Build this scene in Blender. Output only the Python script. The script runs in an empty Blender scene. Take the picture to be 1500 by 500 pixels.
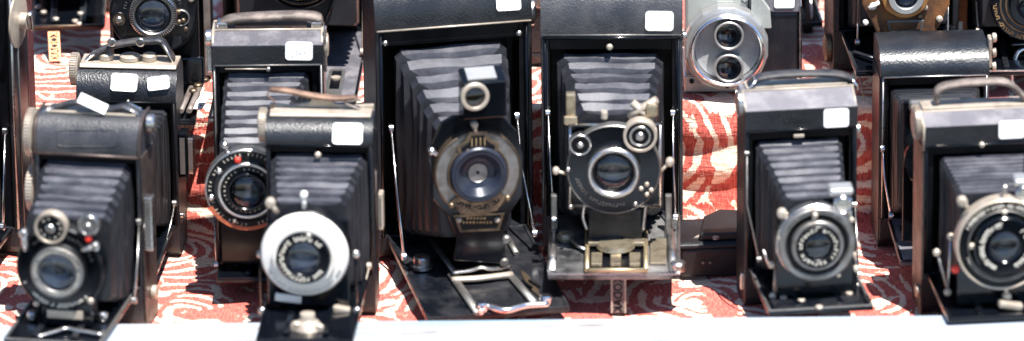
import bpy, bmesh, math, random
from mathutils import Vector, Matrix
R = math.radians
S = bpy.context.scene
COL = S.collection
random.seed(7)

# ------------------------------------------------------------------ camera geometry
TH, DIST, ROLL = R(20.0), 5.0, R(0.6)
FPX = 1968.0 * DIST
CAM = Vector((0, -DIST * math.cos(TH), DIST * math.sin(TH)))
FWD = Vector((0, math.cos(TH), -math.sin(TH)))
UP0 = Vector((0, math.sin(TH), math.cos(TH)))
RT0 = Vector((1, 0, 0))
RT = RT0 * math.cos(ROLL) + UP0 * math.sin(ROLL) * -1.0
UP = UP0 * math.cos(ROLL) + RT0 * math.sin(ROLL)
def ray(px, py):
    return (FWD * FPX + RT * (px - 750.0) + UP * (250.0 - py)).normalized()
def hit(px, py, p0, n):
    d = ray(px, py)
    return CAM + d * ((p0 - CAM).dot(n) / d.dot(n))
def ground(px, py, z=0.0):
    return hit(px, py, Vector((0, 0, z)), Vector((0, 0, 1)))
PX = DIST / FPX                       # metres per photo pixel

class Frame:
    """local axes of one camera: x along its front, y to its back, z up"""
    def __init__(s, px, py, z0, yaw):
        s.P = ground(px, py, z0); s.a = R(yaw)
        s.lx = Vector((math.cos(s.a), math.sin(s.a), 0)); s.ly = Vector((-math.sin(s.a), math.cos(s.a), 0))
    def loc(s, w):
        d = w - s.P
        return Vector((d.dot(s.lx), d.dot(s.ly), d.z))
    def f(s, px, py, y=0.0):          # on the upright plane y
        v = s.loc(hit(px, py, s.P + s.ly * y, s.ly)); v.y = y
        return v
    def h(s, px, py, z):              # on the level plane z
        return s.loc(hit(px, py, s.P + Vector((0, 0, z)), Vector((0, 0, 1))))
    def sd(s, px, py, x):             # on the side plane x
        return s.loc(hit(px, py, s.P + s.lx * x, s.lx))

# ------------------------------------------------------------------ materials
def nodes(name):
    m = bpy.data.materials.new(name); m.use_nodes = True
    nt = m.node_tree
    return m, nt, nt.nodes['Principled BSDF']
def N(nt, t, **kw):
    n = nt.nodes.new(t)
    for k, v in kw.items():
        if k in n.inputs: n.inputs[k].default_value = v
        else: setattr(n, k, v)
    return n
def ramp(nt, fac, stops):
    r = nt.nodes.new('ShaderNodeValToRGB'); e = r.color_ramp.elements
    while len(e) < len(stops): e.new(0.5)
    for i, (p, c) in enumerate(stops):
        e[i].position = p; e[i].color = (*c, 1) if len(c) == 3 else c
    nt.links.new(fac, r.inputs[0]); return r
def mat(name, a, b=None, rough=.4, rough2=None, metal=0.0, nscale=60, cut=(.45, .7), grain=None, gstr=.3, gdist=.0004, coat=0.0, spec=.35, vor=True):
    """base colour a worn to b in noise-shaped patches; optional grain bump"""
    m, nt, p = nodes(name)
    tc = N(nt, 'ShaderNodeTexCoord')
    nz = N(nt, 'ShaderNodeTexNoise', Scale=nscale, Detail=8.0, Roughness=.65)
    nt.links.new(tc.outputs['Object'], nz.inputs['Vector'])
    b = b or tuple(min(1, c * 1.6 + .004) for c in a)
    r = ramp(nt, nz.outputs['Fac'], [(cut[0], a), (cut[1], b)])
    nt.links.new(r.outputs[0], p.inputs['Base Color'])
    rr = rough2 if rough2 is not None else min(1, rough + .2)
    q = N(nt, 'ShaderNodeMapRange'); q.inputs['From Min'].default_value = cut[0] - .1; q.inputs['From Max'].default_value = cut[1]
    q.inputs['To Min'].default_value = rough; q.inputs['To Max'].default_value = rr
    nt.links.new(nz.outputs['Fac'], q.inputs['Value']); nt.links.new(q.outputs[0], p.inputs['Roughness'])
    p.inputs['Metallic'].default_value = metal; p.inputs['Coat Weight'].default_value = coat
    p.inputs['Coat Roughness'].default_value = .12; p.inputs['Specular IOR Level'].default_value = spec
    if grain:
        if vor:
            v = N(nt, 'ShaderNodeTexVoronoi', Scale=grain); h = v.outputs['Distance']
        else:
            v = N(nt, 'ShaderNodeTexNoise', Scale=grain, Detail=4.0); h = v.outputs['Fac']
        nt.links.new(tc.outputs['Object'], v.inputs['Vector'])
        bp = N(nt, 'ShaderNodeBump', Strength=gstr, Distance=gdist)
        nt.links.new(h, bp.inputs['Height']); nt.links.new(bp.outputs[0], p.inputs['Normal'])
    return m
M = {}
M['leather'] = mat('black_grain_leather', (.004, .005, .008), (.011, .0115, .015), .34, .46, nscale=45, grain=750, gstr=.4, gdist=.0005, spec=.6)
M['croc'] = mat('coarse_black_leather', (.006, .008, .012), (.016, .018, .022), .32, .45, nscale=40, grain=560, gstr=.3, gdist=.0005, spec=.6)
M['worn'] = mat('worn_grey_leather', (.010, .011, .016), (.05, .048, .052), .40, .52, nscale=35, cut=(.4, .72), grain=800, gstr=.4, gdist=.0005, spec=.7)
M['grey'] = mat('faded_grey_leather', (.075, .072, .082), (.16, .15, .16), .5, .7, nscale=70, grain=700, gstr=.6, gdist=.0006)
M['lilac'] = mat('grey_painted_metal', (.115, .11, .125), (.2, .19, .2), .45, .6, nscale=60, grain=900, gstr=.25, gdist=.0004)
M['enamel'] = mat('black_enamel', (.002, .0028, .0045), (.005, .0055, .008), .14, .24, nscale=55, cut=(.5, .8), coat=.15, spec=.3)
M['matt'] = mat('matt_black_metal', (.002, .0025, .004), (.005, .005, .007), .30, .42, nscale=60, spec=.2)
M['plate'] = mat('dusty_black_plate', (.003, .004, .0065), (.030, .030, .033), .24, .5, nscale=38, cut=(.42, .75), coat=.2)
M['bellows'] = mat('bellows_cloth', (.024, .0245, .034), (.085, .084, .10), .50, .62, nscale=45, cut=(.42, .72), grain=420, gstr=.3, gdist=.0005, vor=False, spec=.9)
M['bellows_dark'] = mat('dark_bellows_cloth', (.004, .0045, .007), (.012, .0125, .017), .46, .58, nscale=45, cut=(.42, .75), grain=420, gstr=.25, gdist=.0004, vor=False, spec=.7)
M['bellows_side_shaded'] = mat('shaded_bellows_flank', (.007, .0075, .011), (.024, .024, .030), .48, .6, nscale=45, cut=(.42, .75), grain=420, gstr=.3, gdist=.0005, vor=False, spec=.5)  # darker copy of the bellows colour, painting shade onto the flanks
M['bellows_red'] = mat('maroon_leather', (.075, .022, .024), (.13, .05, .05), .5, .7, nscale=60, grain=600, gstr=.4, gdist=.0005)
M['nickel'] = mat('nickel', (.56, .54, .52), (.26, .23, .20), .24, .5, metal=1.0, nscale=70, cut=(.48, .75))
M['chrome'] = mat('chrome', (.74, .73, .74), (.5, .47, .46), .18, .4, metal=1.0, nscale=70, cut=(.5, .8))
M['pewter'] = mat('pewter', (.22, .215, .21), (.12, .105, .09), .42, .6, metal=.85, nscale=80, cut=(.45, .7))
M['brass'] = mat('worn_brass', (.20, .145, .095), (.06, .048, .042), .38, .6, metal=.9, nscale=90, cut=(.42, .66))
M['rust'] = mat('rusted_plate', (.20, .085, .03), (.035, .024, .02), .5, .75, metal=.3, nscale=48, cut=(.38, .62), grain=600, gstr=.5, gdist=.0005, vor=False)
M['brownedge'] = mat('bare_brown_metal', (.085, .062, .055), (.022, .019, .020), .36, .55, metal=.4, nscale=60, cut=(.4, .7))
M['ivory'] = mat('aged_ivory_metal', (.62, .59, .55), (.40, .36, .30), .60, .7, metal=0.0, nscale=55, cut=(.52, .8))
M['tarnish'] = mat('tarnished_brass', (.40, .34, .24), (.13, .10, .075), .36, .55, metal=.8, nscale=90, cut=(.42, .68))
M['cream'] = mat('worn_cream_metal', (.44, .38, .31), (.22, .17, .13), .36, .55, metal=.4, nscale=60, cut=(.45, .75))
M['paper'] = mat('white_sticker', (.86, .85, .85), (.80, .79, .80), .75, .8, nscale=160, cut=(.5, .75))
M['mark'] = mat('pale_lettering', (.62, .58, .50), (.40, .36, .30), .5, .6, nscale=200)
M['markgold'] = mat('gold_lettering', (.32, .22, .11), (.22, .13, .06), .45, .6, metal=.5, nscale=200)
M['smoky'] = mat('smoky_bare_metal', (.035, .036, .04), (.32, .31, .30), .25, .5, metal=.6, nscale=26, cut=(.42, .66))
M['ink'] = mat('faded_ink', (.34, .35, .42), (.5, .5, .55), .7, .8, nscale=300)
M['red'] = mat('red_dot_paint', (.62, .035, .02), (.5, .05, .03), .4, .5, nscale=100)
M['strap'] = mat('black_strap_leather', (.020, .021, .026), (.07, .062, .06), .45, .65, nscale=60, cut=(.42, .7), grain=800, gstr=.4, gdist=.0004)
M['strapbrown'] = mat('brown_strap_leather', (.115, .062, .042), (.30, .19, .13), .5, .7, nscale=60, cut=(.42, .68), grain=700, gstr=.5, gdist=.0004)
M['strapgrey'] = mat('grey_worn_strap_leather', (.085, .068, .06), (.26, .21, .18), .5, .7, nscale=70, cut=(.4, .7), grain=600, gstr=.6, gdist=.0005, vor=False)
M['silver'] = mat('satin_silver', (.46, .46, .45), (.34, .33, .32), .36, .5, metal=.75, nscale=80)
M['silverlight'] = mat('silver_grey_enamel', (.40, .415, .39), (.32, .33, .31), .35, .5, metal=.35, nscale=80, grain=1100, gstr=.1)
M['silverface'] = mat('pale_grey_dial', (.36, .37, .37), (.30, .31, .31), .45, .6, metal=.3, nscale=90)
M['boxbrown'] = mat('dark_brown_box_leather', (.006, .006, .008), (.015, .0135, .016), .42, .6, nscale=40, grain=900, gstr=.3, gdist=.0004)
M['amber'] = mat('amber_wood', (.30, .085, .02), (.14, .035, .012), .35, .5, nscale=90)
M['woodgrey'] = mat('grey_brown_rail', (.17, .14, .125), (.08, .062, .055), .5, .65, metal=.2, nscale=70)
M['iris'] = mat('lens_interior', (.010, .013, .022), (.02, .024, .035), .3, .5, nscale=80, metal=.2)
M['irislight'] = mat('lens_interior_blades', (.06, .065, .085), (.11, .11, .13), .35, .5, nscale=120, metal=.4)
M['cup'] = mat('blued_lens_cup', (.016, .020, .034), (.03, .034, .048), .28, .45, nscale=80, metal=.2)
def glass(name, tint):
    m, nt, p = nodes(name)
    p.inputs['Base Color'].default_value = (*tint, 1); p.inputs['Transmission Weight'].default_value = 1.0
    p.inputs['Roughness'].default_value = .02; p.inputs['IOR'].default_value = 1.52
    return m
M['glass'] = glass('lens_glass', (.72, .82, .92))
M['glassclear'] = glass('finder_glass', (.95, .95, .9))

# ------------------------------------------------------------------ mesh builder
class MB:
    def __init__(s): s.bm = bmesh.new(); s.mi = 0
    def _f(s, vs, smooth=False):
        try: f = s.bm.faces.new(vs)
        except ValueError: return None
        f.smooth = smooth; f.material_index = s.mi
        return f
    def box(s, x0, x1, y0, y1, z0, z1, m=None):
        m = m or Matrix()
        v = [s.bm.verts.new(m @ Vector((x, y, z))) for x in (x0, x1) for y in (y0, y1) for z in (z0, z1)]
        for a in ((0, 1, 3, 2), (4, 6, 7, 5), (0, 4, 5, 1), (2, 3, 7, 6), (0, 2, 6, 4), (1, 5, 7, 3)): s._f([v[i] for i in a])
        return s
    def cbox(s, c, sx, sy, sz, rx=0, ry=0, rz=0):
        m = Matrix.Translation(c) @ Matrix.Rotation(rz, 4, 'Z') @ Matrix.Rotation(ry, 4, 'Y') @ Matrix.Rotation(rx, 4, 'X')
        return s.box(-sx / 2, sx / 2, -sy / 2, sy / 2, -sz / 2, sz / 2, m)
    def extrude_x(s, prof, x0, x1, smooth=False):
        """closed profile of (y, z) swept along x"""
        a = [s.bm.verts.new((x0, y, z)) for y, z in prof]; b = [s.bm.verts.new((x1, y, z)) for y, z in prof]
        n = len(prof)
        for i in range(n):
            j = (i + 1) % n
            s._f((a[i], a[j], b[j], b[i]), smooth)
        s._f(a[::-1]); s._f(b)
        return s
    def slab(s, poly, z0, z1, m=None):
        """closed polygon of (x, y) between z0 and z1"""
        m = m or Matrix()
        a = [s.bm.verts.new(m @ Vector((x, y, z0))) for x, y in poly]; b = [s.bm.verts.new(m @ Vector((x, y, z1))) for x, y in poly]
        n = len(poly)
        for i in range(n):
            j = (i + 1) % n; s._f((a[i], a[j], b[j], b[i]))
        s._f(a[::-1]); s._f(b)
        return s
    def upright(s, poly, y0, y1):
        """closed polygon of (x, z) between planes y0 and y1"""
        m = Matrix(((1, 0, 0, 0), (0, 0, 1, 0), (0, 1, 0, 0), (0, 0, 0, 1)))
        return s.slab(poly, y0, y1, m)
    def tube(s, pts, r, n=10, r2=None, flat=1.0, caps=True):
        pts = [Vector(p) for p in pts]; rings = []
        up = Vector((0, 0, 1)); k = len(pts)
        prev = None
        for i, p in enumerate(pts):
            t = (pts[min(i + 1, k - 1)] - pts[max(i - 1, 0)]).normalized()
            if prev is None:
                ref = Vector((0, 1, 0)) if abs(t.y) < .9 else Vector((1, 0, 0))
                u = (ref - t * ref.dot(t)).normalized()
            else: u = (prev - t * prev.dot(t)).normalized()
            prev = u; w = t.cross(u)
            rr = r if r2 is None else r + (r2 - r) * i / (k - 1)
            rings.append([s.bm.verts.new(p + u * (math.cos(2 * math.pi * q / n) * rr) + w * (math.sin(2 * math.pi * q / n) * rr * flat)) for q in range(n)])
        for a, b in zip(rings, rings[1:]):
            for q in range(n): s._f((a[q], a[(q + 1) % n], b[(q + 1) % n], b[q]), True)
        if caps: s._f(rings[0][::-1]); s._f(rings[-1])
        return s
    def lathe(s, c, prof, n=56, axis='y', close=False, sharp=True):
        """profile of (radius, h): h runs along -y (or +-x, +z) from centre c"""
        c = Vector(c); rings = []
        ax = {'y': (Vector((1, 0, 0)), Vector((0, 0, 1)), Vector((0, -1, 0))), 'x': (Vector((0, 1, 0)), Vector((0, 0, 1)), Vector((1, 0, 0))),
              '-x': (Vector((0, 1, 0)), Vector((0, 0, 1)), Vector((-1, 0, 0))), 'z': (Vector((1, 0, 0)), Vector((0, 1, 0)), Vector((0, 0, 1)))}[axis]
        for r, h in prof:
            if r < 1e-6: rings.append([s.bm.verts.new(c + ax[2] * h)])
            else: rings.append([s.bm.verts.new(c + ax[0] * (r * math.cos(2 * math.pi * q / n)) + ax[1] * (r * math.sin(2 * math.pi * q / n)) + ax[2] * h) for q in range(n)])
        pairs = list(zip(rings, rings[1:]))
        if close: pairs.append((rings[-1], rings[0]))
        for a, b in pairs:
            for q in range(n):
                q2 = (q + 1) % n
                if len(a) == 1 and len(b) == 1: continue
                if len(a) == 1: s._f((a[0], b[q2], b[q]), True)
                elif len(b) == 1: s._f((a[q], a[q2], b[0]), True)
                else: s._f((a[q], a[q2], b[q2], b[q]), True)
        if sharp:
            for ring in rings:
                if len(ring) > 1:
                    for q in range(n):
                        e = s.bm.edges.get((ring[q], ring[(q + 1) % n]))
                        if e: e.smooth = False
        return s
    def build(s, name, m, parent=None, bevel=0, seg=2):
        bmesh.ops.recalc_face_normals(s.bm, faces=s.bm.faces)
        me = bpy.data.meshes.new(name); s.bm.to_mesh(me); s.bm.free()
        for q in (m if isinstance(m, (list, tuple)) else [m]): me.materials.append(M[q] if isinstance(q, str) else q)
        o = bpy.data.objects.new(name, me); COL.objects.link(o)
        if parent is not None: o.parent = parent
        if bevel:
            b = o.modifiers.new('Bevel', 'BEVEL'); b.width = bevel; b.segments = seg; b.limit_method = 'ANGLE'; b.angle_limit = R(35)
        return o

def curve(pts, k=8):
    """Catmull-Rom through pts"""
    p = [Vector(q) for q in pts]; p = [p[0] * 2 - p[1]] + p + [p[-1] * 2 - p[-2]]; out = []
    for i in range(1, len(p) - 2):
        for j in range(k):
            t = j / k
            out.append(.5 * ((2 * p[i]) + (p[i + 1] - p[i - 1]) * t + (2 * p[i - 1] - 5 * p[i] + 4 * p[i + 1] - p[i + 2]) * t * t + (3 * p[i] - p[i - 1] - 3 * p[i + 1] + p[i + 2]) * t ** 3))
    out.append(p[-2]); return out

def thing(name, fr, label, cat, group=None):
    o = bpy.data.objects.new(name, None); COL.objects.link(o)
    o.location = fr.P; o.rotation_euler = (0, 0, fr.a); o.empty_display_size = .02
    o['label'] = label; o['category'] = cat
    if group: o['group'] = group
    return o

# ------------------------------------------------------------------ pieces of a camera
def ring(c, ro, ri, h, h0=0.0, b=.0006, n=56):
    """annulus standing from h0 to h in front of c"""
    mb = MB(); mb.lathe(c, [(ro, h0), (ro, h - b), (ro - b, h), (ri + b, h), (ri, h - b), (ri, h0)], n=n, close=True)
    return mb
def disc(c, ro, h, h0=0.0, b=.0008, n=56):
    mb = MB(); mb.lathe(c, [(0, h0), (ro, h0), (ro, h - b), (ro - b, h), (0, h)], n=n)
    return mb
def dome(c, r, h0, bulge):
    mb = MB(); pr = [(0, h0 - .0015), (r, h0 - .0015), (r, h0)]
    for i in range(1, 9):
        t = i / 8; pr.append((r * math.cos(t * math.pi / 2), h0 + bulge * math.sin(t * math.pi / 2)))
    pr[-1] = (0, h0 + bulge)
    mb.lathe(c, pr, n=40, sharp=False); return mb
def ticks(c, r, h, n, a0=0, a1=360, length=.0016, width=.0005, vary=.0, rnd=None):
    """engraved marks round a dial; vary > 0 makes them read as small worn lettering"""
    mb = MB(); rnd = rnd or random.Random(n)
    for i in range(n):
        a = R(a0 + (a1 - a0) * i / n)
        L = length * (1 - vary * rnd.random()); w = width * (1 + vary * rnd.random() * 1.2)
        if vary and rnd.random() < .12: continue
        m = Matrix.Translation(Vector(c) + Vector((math.cos(a) * r, -h, math.sin(a) * r))) @ Matrix.Rotation(-a + math.pi / 2, 4, 'Y')
        if vary:
            k = rnd.random()
            mb.box(-w / 2, -w / 6, -.00012, .0001, -L / 2, L / 2, m)
            if k < .6: mb.box(-w / 6, w / 2, -.00012, .0001, L / 2 - L * .28, L / 2, m)
            if k > .3: mb.box(-w / 6, w / 2, -.00012, .0001, -L / 2, -L / 2 + L * .28, m)
            if k > .7: mb.box(w / 4, w / 2, -.00012, .0001, -L * .22, L * .22, m)
        else: mb.box(-w / 2, w / 2, -.00012, .0001, -L / 2, L / 2, m)
    return mb
def lens(root, c, r, h, depth=.006, bulge=.0018, inner='iris', hole=.3, blade='matt', gl='glass'):
    """a glass lens of radius r sitting at h in a dark barrel"""
    c = Vector(c)
    mb = MB(); mb.lathe(c, [(r, h), (r * .97, h - depth * .5), (r * .7, h - depth), (r * hole, h - depth * 1.05), (0, h - depth * 1.4)], n=40)
    barrel = mb.build('lens_barrel', inner, root)
    dome(c, r * .985, h - .0006, bulge).build('lens_glass', gl, root)
    return barrel

def case(root, fr, x0, x1, ytop, yroll, D, hz, style='round', m='leather', mtop=None, wall=.0035, mframe='enamel', lean=0.0, ymid=None, mtop2=None, tl=None):
    """box body of a folding camera: two side walls, back, bottom, and the roll over the top. px for the sizes"""
    a = fr.f(x0, yroll); b = fr.f(x1, yroll); X0, X1 = a.x, b.x
    ZR = fr.f((x0 + x1) / 2, yroll).z; ZT = fr.f((x0 + x1) / 2, ytop, D * .35).z
    if tl is not None: ZT = ZR + tl
    mb = MB()
    mb.box(X0, X0 + wall, 0, D - .003, hz, ZR)
    mb.box(X1 - wall, X1, 0, D - .003, hz, ZR)
    mb.box(X0, X1, D - .003, D, 0, ZR)
    mb.build('case', m, root, bevel=.0008)
    mb = MB(); mb.extrude_x([(D - .003, .0), (.004, .0), (.001, .003), (0, .007), (0, hz), (D - .003, hz)] if hz > .008 else [(D - .003, 0), (.002, 0), (0, .001), (0, hz), (D - .003, hz)], X0, X1)
    mb.build('base', m, root, bevel=.0006)
    H = ZT - ZR
    if style == 'round':
        pr = [(0, ZR), (-.0012, ZR + .001)]
        ry = min(D * .55, H * 1.1)
        for i in range(0, 15):
            t = i / 14 * math.pi / 2
            pr.append((-.0012 + ry * (1 - math.cos(t)), ZT - H * .86 + H * .86 * math.sin(t)))
        pr += [(D - .006, ZT), (D - .002, ZT - .002), (D, ZT - .006), (D, ZR)]
        mb = MB(); mb.extrude_x(pr, X0, X1, True)
        o = mb.build('top_roll', mtop or m, root)
        sharpen(o, 40)
    else:
        ZM = fr.f((x0 + x1) / 2, ymid, -.001).z
        k = max(.004, (fr.f(x0, ytop, 0).z - ZM) * 0 + D * .45)
        ZT2 = fr.f((x0 + x1) / 2, ytop, k).z
        mb = MB(); mb.extrude_x([(-.001, ZR), (-.001, ZM), (D, ZM), (D, ZR)], X0, X1)
        mb.build('front_band', m, root, bevel=.0006)
        mb = MB(); mb.extrude_x([(-.001, ZM), (k, ZT2), (D - .003, ZT2), (D, ZT2 - .003), (D, ZM)], X0, X1)
        mb.build('top_cover', mtop or m, root, bevel=.0006)
        ZT = ZT2
    return dict(X0=X0, X1=X1, ZR=ZR, ZT=ZT, D=D)
def sharpen(o, deg):
    bm = bmesh.new(); bm.from_mesh(o.data)
    for f in bm.faces: f.smooth = True
    for e in bm.edges:
        if len(e.link_faces) == 2 and e.calc_face_angle(0) > R(deg): e.smooth = False
    bm.to_mesh(o.data); bm.free()

def frame_trim(root, c, z0, m='nickel', r=.0006, ins=.0018, top=True):
    """thin metal line round the front opening"""
    mb = MB(); x0, x1, z1 = c['X0'] + ins, c['X1'] - ins, c['ZR']
    y = -.0004
    mb.tube([(x0, y, z0), (x0, y, z1)], r); mb.tube([(x1, y, z0), (x1, y, z1)], r)
    if top: mb.tube([(x0, y - .0012, z1 + .0006), (x1, y - .0012, z1 + .0006)], r)
    return mb.build('edge_trim', m, root)
def recess(root, c, z0, x0, x1, z1, m='matt', d=.004):
    """dark inner frame between the walls: the opening the folds come out of"""
    mb = MB(); w = .0035
    X0, X1 = c['X0'] + w + .0002, c['X1'] - w - .0002; Z1 = c['ZR'] - .0004
    mb.box(X0, x0, d, d + .002, z0, Z1); mb.box(x1, X1, d, d + .002, z0, Z1); mb.box(x0, x1, d, d + .002, z1, Z1)
    mb.box(x0, x1, c['D'] - .006, c['D'] - .0035, z0, z1)
    return mb.build('inner_frame', m, root, bevel=.0004)

def bellows(root, fr, back, front, yb, yf, n=9, amp=.0035, m='bellows', cham=1.0, ease=1.0, sag=0):
    """pleated box from rectangle back (px, on plane yb) to rectangle front (px, on plane yf)"""
    def rect(q, y):
        x0, x1, y0, y1 = q; a = fr.f((x0 + x1) / 2, y0, y); b = fr.f((x0 + x1) / 2, y1, y)
        return fr.f(x0, (y0 + y1) / 2, y).x, fr.f(x1, (y0 + y1) / 2, y).x, b.z, a.z
    A, B = rect(back, yb), rect(front, yf); mb = MB(); rings = []
    rnd = random.Random(n * 13 + int(back[0]))
    seq = []
    for k in range(n):
        u = 1.0 / n
        seq += [(k * u, 0.0, 0.0), ((k + .52) * u, .0, .0), ((k + .64) * u, .85, .15), ((k + .80) * u, 1.0, 1.0), ((k + .98) * u, .12, .2)]
    seq.append((1.0, 0.0, 0.0))
    for t, dp, dk in seq:
        t = t ** ease; y = yb + (yf - yb) * t
        x0, x1, z0, z1 = [A[k] + (B[k] - A[k]) * t for k in range(4)]
        j = amp * .10; q = amp * dp
        c = amp * (.55 * cham * (1 - dp) + .95 * dp)
        x0 += q + rnd.uniform(-j, j); x1 -= q + rnd.uniform(-j, j); z0 += q; z1 -= q + rnd.uniform(-j, j)
        y += rnd.uniform(-j, j) * .4
        TN, SN = 7, 4; w = []
        ph = rnd.uniform(0, 6.28)
        for k in range(TN): w.append((x0 + c + (x1 - x0 - 2 * c) * k / (TN - 1), z1 + (0 if k in (0, TN - 1) else j * .7 * math.sin(ph + k * 1.3) - .0006 * math.sin(k / (TN - 1) * math.pi) * dp)))
        for k in range(SN): w.append((x1 + (0 if k in (0, SN - 1) else j * 1.5 * math.sin(ph + k)), z1 - c + (z0 - z1 + 2 * c) * k / (SN - 1)))
        for k in range(3): w.append((x1 - c - (x1 - x0 - 2 * c) * k / 2, z0))
        for k in range(SN): w.append((x0 + (0 if k in (0, SN - 1) else j * 1.5 * math.cos(ph + k)), z0 + c + (z1 - z0 - 2 * c) * k / (SN - 1)))
        rings.append([mb.bm.verts.new((wx, y + rnd.uniform(-j, j) * .08, wz)) for wx, wz in w])
    nr = len(rings[0])
    for a, b in zip(rings, rings[1:]):
        for q in range(nr):
            mb.mi = 0 if q < TN - 1 else 1                        # paler top panel; the sides have their shade put into the colour
            mb._f((a[q], a[(q + 1) % nr], b[(q + 1) % nr], b[q]))
    mb._f(rings[-1])
    o = mb.build('bellows', [m, 'bellows_side_shaded' if m == 'bellows' else m], root); sharpen(o, 14); return o

def bed(root, X0, X1, z, L, t=.003, drop=0.0, shift=0.0, m='enamel', edge='plate', rails=True, rm='plate', lip=.0012):
    """drop door hinged at the foot of the opening, lying forward; returns the matrix of its top face"""
    mt = Matrix.Translation((0, 0, z)) @ Matrix.Rotation(drop, 4, 'X')
    mb = MB(); mb.box(X0, X1, -L, -.0005, -t, 0, mt)
    b = mb.build('bed', m, root, bevel=.0007)
    mb = MB()                                                     # raised rim round the door
    mb.box(X0, X0 + .0022, -L + .0022, -.001, .0001, lip, mt); mb.box(X1 - .0022, X1, -L + .0022, -.001, .0001, lip, mt); mb.box(X0, X1, -L, -L + .0022, .0001, lip, mt)
    mb.build('bed_rim', edge, b, bevel=.0003)
    if rails:
        w = (X1 - X0); c = (X0 + X1) / 2 + shift
        for sx in (-1, 1):
            x = c + sx * w * .2
            mb = MB(); mb.box(x - .0022, x + .0022, -L * .93, -.004, .0001, .0024, mt)
            mb.build('rail', rm, b, bevel=.0004)
    return b, mt
def strut(root, pts, m='nickel', r=.0011, flat=.5, knob=True):
    mb = MB(); mb.tube(pts, r, flat=flat)
    o = mb.build('strut', m, root)
    if knob:
        for p in (pts[0], pts[-1]):
            k = MB(); k.lathe(p, [(0, -.0016), (r * 1.7, -.0016), (r * 1.7, .0012), (r * 1.2, .0018), (0, .002)], n=16, axis='x')
            k.build('pivot', m, o)
    return o
def strap(root, pts, w=.010, t=.0022, m='strap', ends='chrome', loops=True, k=8):
    """leather handle: a flat band along pts, with wire loops at both ends"""
    c = curve(pts, k); mb = MB(); rings = []
    n = len(c)
    rn = random.Random(int(w * 1e5) + len(pts) + int(abs(pts[0][0]) * 1e4))
    for i, p in enumerate(c):
        tg = (c[min(i + 1, n - 1)] - c[max(i - 1, 0)]).normalized()
        nrm = tg.cross(Vector((0, 1, 0))).normalized() * -1
        e = min(i, n - 1 - i) / (n / 2); ww = w * (.62 + .38 * min(1, e * 3)) * rn.uniform(.97, 1.03)
        dy = Vector((0, ww / 2, 0))
        rings.append([mb.bm.verts.new(q) for q in (p - dy - nrm * t / 2, p - dy + nrm * t * .3, p - dy * .5 + nrm * t * .75, p + dy * .5 + nrm * t * .75, p + dy + nrm * t * .3, p + dy - nrm * t / 2)])
    for a, b in zip(rings, rings[1:]):
        for q in range(6): mb._f((a[q], a[(q + 1) % 6], b[(q + 1) % 6], b[q]), True)
    mb._f(rings[0][::-1]); mb._f(rings[-1])
    s = mb.build('carrying_strap', m, root)
    if loops:
        for idx, dr in ((0, 1), (-1, -1)):
            e = c[idx]; q = c[max(2, n // 7)] if idx == 0 else c[-1 - max(2, n // 7)]
            u = (q - e); mb = MB(); o = Vector((0, 0, .0012))
            pts2 = [e + Vector((0, -w * .45, 0)) - Vector((0, 0, .003)), e + Vector((0, -w * .52, 0)) + o, q + Vector((0, -w * .56, 0)) + o, q + Vector((0, w * .56, 0)) + o, e + Vector((0, w * .52, 0)) + o, e + Vector((0, w * .45, 0)) - Vector((0, 0, .003))]
            mb.tube(pts2, .00075); mb.build('strap_loop', ends, s)
    return s
def sticker(root, fr, px, py, w, h, y, tilt=0.0, pitch=0.0, name='price_sticker', ink=0):
    c = fr.f(px, py, y); w *= PX; h *= PX / math.cos(TH - pitch)
    m = Matrix.Translation(c) @ Matrix.Rotation(R(tilt), 4, 'Y') @ Matrix.Rotation(-pitch, 4, 'X')
    poly = []
    r = w * .12
    for cx, cz, a0 in ((w / 2 - r, h / 2 - r, 0), (-w / 2 + r, h / 2 - r, 90), (-w / 2 + r, -h / 2 + r, 180), (w / 2 - r, -h / 2 + r, 270)):
        for k in range(5):
            a = R(a0 + 22.5 * k); poly.append((cx + r * math.cos(a), cz + r * math.sin(a)))
    mb = MB(); mm = m @ Matrix(((1, 0, 0, 0), (0, 0, 1, 0), (0, 1, 0, 0), (0, 0, 0, 1)))
    mb.slab(poly, -.0003, .0003, mm)
    o = mb.build(name, 'paper', root)
    if ink:
        mb = MB(); rn = random.Random(int(px * 7 + py)); x = -w * .28
        for i in range(ink):
            pts = [mm @ Vector((x + rn.uniform(0, .10) * w, rn.uniform(-.22, .22) * h - h * .12, -.0004)) for _ in range(3)]
            mb.tube(curve(pts, 4), .00022, n=5); x += w * .15
        mb.build('price_writing', 'ink', o)
    return o
def roll_y(c, z, ry=None):
    """front of the round roll at height z"""
    H = c['ZT'] - c['ZR']; ry = min(c['D'] * .55, H * 1.1)
    s = (z - (c['ZT'] - H * .86)) / (H * .86)
    if s <= 0: return -.0012
    s = min(s, 1)
    return -.0012 + ry * (1 - math.sqrt(1 - s * s))
def roll_sticker(root, fr, c, px, py, w, h, tilt=0.0, ink=0):
    y = 0.0
    for _ in range(12):
        z = fr.f(px, py, y).z; y = roll_y(c, z)
    z = fr.f(px, py, y).z
    dz = .002; p = math.atan2(roll_y(c, z + dz) - roll_y(c, z - dz), 2 * dz)
    sg = .0009 + .0016 * min(1, p)
    return sticker(root, fr, px, py, w, h, y - sg, tilt, p, ink=ink)
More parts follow.
